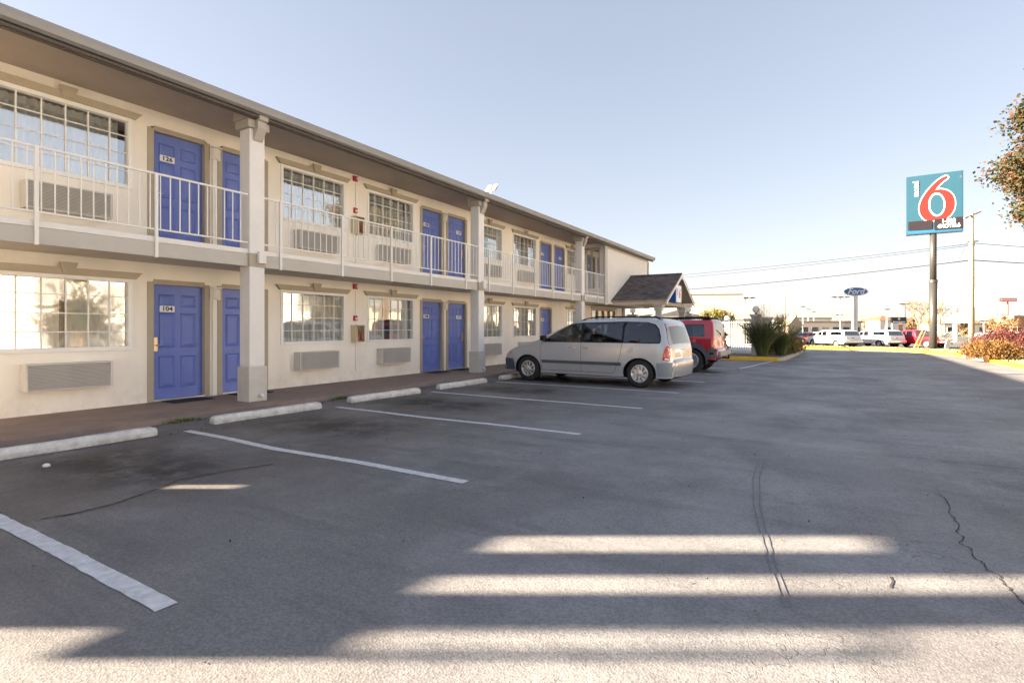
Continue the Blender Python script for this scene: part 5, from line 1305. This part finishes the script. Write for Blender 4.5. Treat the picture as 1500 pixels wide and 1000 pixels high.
# maple
mx_, my_ = 10.95, 32.3
t = thing('maple_tree', (mx_, my_, .08), 'large maple with orange tipped green leaves at the right edge of the picture', 'tree')
b = MB(); tips = []; b.tube([(mx_, my_, -.2), (mx_+.05, my_, 1.8), (mx_, my_+.05, 3.8)], [.32, .26, .22], 12); branches(b, (mx_, my_, 3.7), (0, 0, 1), 2.4, .2, 4, .5, tips, 3)
for a in range(5): branches(b, (mx_, my_, 3.8), Vector((math.cos(a*1.25), math.sin(a*1.25), 1.0)).normalized(), 1.9, .11, 3, .5, tips, 3)
b.build('trunk', M['bark'], t, smooth=True)
C = []
for k in range(720):
    h = random.random()**.85; zc_ = 5.7+h*8.0; rad = 4.15*(1-((h-.18)/.86)**2)**.5 if h > .18 else 4.15*(.6+h*2.2)
    rad = max(.5, rad)*(1+.16*math.sin(h*23)); a = random.random()*2*math.pi; q = rad*math.sqrt(random.uniform(.25, 1))*random.uniform(.86, 1.04)
    cc = np.array([mx_+q*math.cos(a), my_+q*math.sin(a), zc_]); n = random.randint(170, 330); s_ = random.uniform(.24, .5)
    C.append(cc+np.random.normal(0, 1, (n, 3))*[s_, s_, s_*.6])
C = np.concatenate(C)-np.array([mx_, my_, .08]); leaves('crown', C, .105, M['maple'], t, aspect=1.35)
def bush(name, label, cx, cy, z0, rx, ry, h, m, n, size, cat='bush', stems=True, flat=.7, group=None):
    t = thing(name, (cx, cy, z0), label, cat, group)
    C = []
    for k in range(int(n/55)):
        a = random.random()*2*math.pi; q = math.sqrt(random.random()); zz_ = random.uniform(.12, 1)**.75
        lim = math.sqrt(max(.05, 1-(zz_*.93)**2.6)); c_ = np.array([q*lim*rx*math.cos(a), q*lim*ry*math.sin(a), zz_*h*.9]); s_ = .085*min(rx, 1.2)+.035
        C.append(c_+np.random.normal(0, s_, (55, 3)))
    C = np.concatenate(C); C = C[C[:, 2] > .015]; leaves('foliage', C, size, M[m], t, aspect=1.5)
    if stems:
        b = MB()
        for k in range(9):
            a = random.random()*6.3; b.tube([(cx+.05*math.cos(a), cy+.05*math.sin(a), z0-.05), (cx+rx*.55*math.cos(a), cy+ry*.55*math.sin(a), z0+h*.6)], [.015, .006], 4)
        b.build('stems', M['bark'], t)
    return t
p = at(1452, 21.6); bush('gold_bush', 'low orange and gold bush at the kerb in front of the red bush', p[0], p[1], .1, .98, .75, .66, 'goldleaf', 11000, .04)
p = at(1484, 24.5); bush('red_bush', 'wide dark red bush behind the low gold bush at right', p[0], p[1], .1, 1.75, 1.0, 1.12, 'redleaf', 14000, .045)
p = at(1512, 22.6); bush('red_bush', 'small red bush cut by the right edge of the picture', p[0], p[1], .1, .7, .7, .85, 'redleaf', 5000, .045)
# ornamental grass in front of the pillar
def grass_clump(label, cx, cy, z0, n, h, sp, plumes=40, group=None):
    t = thing('ornamental_grass', (cx, cy, z0), label, 'grass clump', group); V = []; Fc = []
    for k in range(n):
        a = random.random()*2*math.pi; r0 = random.random()*.22; x0, y0 = r0*math.cos(a), r0*math.sin(a); l = h*random.uniform(.35, 1.05)**1.0; ou = sp*random.uniform(.05, 1.25)*l; w = random.uniform(.006, .012)
        px1, py1 = x0+ou*.35*math.cos(a), y0+ou*.35*math.sin(a); px2, py2 = x0+ou*math.cos(a), y0+ou*math.sin(a); sx, sy = -math.sin(a)*w, math.cos(a)*w; z2 = l*(1-.35*(ou/l)**2); i = len(V)
        V += [(x0-sx, y0-sy, 0), (x0+sx, y0+sy, 0), (px1+sx, py1+sy, l*.6), (px1-sx, py1-sy, l*.6), (px2, py2, z2), (px2+.002, py2, z2-.02)]
        Fc += [(i, i+1, i+2, i+3), (i+3, i+2, i+5, i+4)]
    mesh_obj('blades', np_mesh('blades', V, Fc), M['blade'], t)
    b = MB()
    for k in range(plumes):
        a = random.random()*6.28; ou = random.uniform(.1, .75)*sp; hh = h*random.uniform(1.0, 1.35); p0 = Vector((0.1*math.cos(a), .1*math.sin(a), .2)); p1 = Vector((ou*math.cos(a), ou*math.sin(a), hh))
        b.tube([p0, p0.lerp(p1, .6)+Vector((0, 0, .05)), p1], [.004, .003, .002], 3)
        for j in range(7): q = p0.lerp(p1, .80+.03*j)+Vector((random.uniform(-.03, .03), random.uniform(-.03, .03), 0)); b.tube([q, q+Vector((random.uniform(-.04, .04), random.uniform(-.04, .04), .05))], [.006, .002], 3)
    o = mesh_obj('plumes', bpy.data.meshes.new('plumes'), M['plume'], t); o.data.from_pydata(b.v, [], b.f)
grass_clump('tall dark green grass clump in front of the nearest globe lamp pillar', -2.85, 26.9, .1, 1500, 1.75, .5, 60)
grass_clump('pale plumed grass clump right of the tall dark green one', -2.15, 27.9, .1, 700, 1.45, .55, 130)
bush('green_shrub', 'dense green shrub right of the tall grass clump', -2.3, 29.0, .1, .8, .8, .85, 'olive', 4200, .05)
bush('brown_shrub', 'brown and orange shrub at the far end of the planted island', -2.25, 30.6, .1, .75, .9, .85, 'brownleaf', 5200, .045)
bush('brown_shrub', 'low russet shrub at the island kerb beyond the green shrub', -1.95, 32.0, .1, .55, .8, .5, 'goldleaf', 3000, .04)
bush('brown_shrub', 'dry tan shrub at the rounded tip of the island', -2.3, 34.2, .1, .9, .9, .85, 'brownleaf', 4200, .05)
t = bush('dark_shrub', 'dark leafless looking shrub behind the tail of the red off roader', -4.75, 26.6, .1, .55, .5, 1.35, 'darkleaf', 2000, .06)
b = MB()
for k in range(14):
    a = random.random()*6.3; branches(b, (-4.75, 26.6, .1), Vector((math.cos(a)*.5, math.sin(a)*.5, 1)).normalized(), .55, .014, 2, .4, None, 3)
b.build('branches', M['twig'], t)
# trees near and far
def tree(name, label, px, d_, ybase, ytop, wpx, m, n, size, shape='round', trunkf=.35, group=None, bare=False):
    x, y = at(px, d_); z0 = -.6; zt = zz(ytop, d_); h = zt-z0; r = wpx*d_/F0/2; t = thing(name, (x, y, z0), label, 'tree', group)
    b = MB(); tips = []; b.tube([(x, y, z0-.2), (x, y, z0+h*trunkf)], [h*.03, h*.022], 8)
    for k in range(4): a = k*1.57+random.random(); branches(b, (x, y, z0+h*trunkf), Vector((math.cos(a)*r/h*1.8, math.sin(a)*r/h*1.8, .8)).normalized(), h*.27, h*.016, 3 if bare else 2, .45, tips, 3)
    b.build('trunk', M['bark'] if not bare else M['twig'], t, smooth=True)
    if n:
        C = []
        for k in range(int(n/60)):
            a = random.random()*6.28; q = math.sqrt(random.random()); u = random.uniform(-1, 1); f = math.sqrt(max(0, 1-u*u)); hh = h*(1-trunkf)/2
            C.append(np.array([q*f*r*math.cos(a), q*f*r*math.sin(a), h*trunkf+hh+u*hh*(.9 if shape == 'round' else .5)])+np.random.normal(0, r*.12, (60, 3)))
        leaves('crown', np.concatenate(C), size, M[m], t, aspect=1.4)
    return t
tree('olive_tree', 'flat topped yellow green tree behind the red off roader', 1050, 47, 500, 455, 48, 'olive', 7000, .10, trunkf=.55)
tree('bare_tree', 'pollarded bare tree left of the sign pole', 1345, 62, 505, 449, 22, 'twig', 900, .05, trunkf=.5, bare=True, group='bare pollarded trees')
tree('bare_tree', 'pollarded bare tree half hidden by the sign pole', 1362, 63, 505, 450, 26, 'twig', 900, .05, trunkf=.5, bare=True, group='bare pollarded trees')
tree('bare_tree', 'pollarded bare tree just right of the sign pole', 1379, 61, 505, 450, 24, 'twig', 700, .05, trunkf=.5, bare=True, group='bare pollarded trees')
for i, (px, d_, yt, w, mm) in enumerate(((1410, 105, 468, 22, 'brownleaf'), (1472, 125, 463, 34, 'brownleaf'), (1452, 140, 468, 20, 'brownleaf'), (1335, 120, 466, 16, 'brownleaf'), (1272, 130, 471, 20, 'brownleaf'), (1140, 100, 466, 22, 'olive'), (1208, 160, 470, 16, 'brownleaf'))):
    tree('autumn_tree', ['brown tree under the blank billboard', 'wide tawny tree below the far red sign', 'small brown tree right of the utility pole', 'little brown tree behind the dark shop sign', 'brown tree right of the oval sign post', 'olive tree behind the plumed grass', 'brown tree left of the oval sign, above the cars'][i], px, d_, 500, yt, w, mm, 1800, .22, trunkf=.2, group='autumn trees in the distance')
# distant tree line: one mass nobody could count
C = []
for k in range(700):
    a = random.uniform(-.5, 1.25); d_ = random.uniform(230, 420); D = (-math.sin(YAW-a), math.cos(YAW-a)); hgt = random.uniform(1.5, 5)*(1 if random.random() < .8 else 1.5)
    C.append(np.array([D[0]*d_, D[1]*d_, -.6])+np.random.normal(0, 1, (40, 3))*[4, 4, 0]+np.stack([np.zeros(40), np.zeros(40), np.random.uniform(0, hgt, 40)], 1))
o = leaves('tree_line', np.concatenate(C), 1.1, M['brownleaf']); tag(o, 'hazy brown line of distant woods along the horizon', 'woods', kind='stuff')
# trees across the lot, right of the frame (they show in the windows)
for i, (x, y, h, lab) in enumerate(((19, 0, 5.2, 'autumn tree across the lot, nearest the camera side'), (20, 15, 4.6, 'autumn tree across the lot before the middle of the opposite wing'), (18.5, 33, 5, 'autumn tree across the lot before the far end of the opposite wing'), (22, 55, 6, 'autumn tree beyond the opposite wing'))):
    t = thing('roadside_tree', (x, y, -.6), lab, 'tree', 'roadside trees across the lot'); b = MB(); tips = []
    b.tube([(x, y, -.8), (x, y, 1.8)], [.2, .15], 8); branches(b, (x, y, 1.7), (0, 0, 1), h*.2, .12, 3, .6, tips, 3); b.build('trunk', M['bark'], t)
    C = [np.array([random.gauss(0, h*.15), random.gauss(0, h*.15), h*.62+random.gauss(0, h*.15)])+np.random.normal(0, .35, (60, 3)) for _ in range(60)]
    leaves('crown', np.concatenate(C), .14, M['maple'], t)
# verge grass and fallen leaves
C = []
for k in range(26000):
    u = random.random()*len(east[2:9]); i = int(u) if int(u) < 7 else 6; a, c = east[2+i], east[3+i]; f = u-int(u); q = random.uniform(.22, 4.5)
    tx, ty = c[0]-a[0], c[1]-a[1]; l = math.hypot(tx, ty); x = a[0]+tx*f+ty/l*q; y = a[1]+ty*f-tx/l*q; C.append((x, y, ground_h(x, y)+random.uniform(0, .05)))
M['drygrass'] = mat('dry_grass_blades', (.3, .26, .12), .9, island=[(.16, .17, .05), (.30, .25, .12), (.40, .34, .18)])
o = leaves('verge_grass', np.array(C), .045, M['drygrass'], aspect=2.2, dirn=(0, 0, .9)); tag(o, 'dry yellowish grass on the verge beyond the kerb', 'grass', kind='stuff')
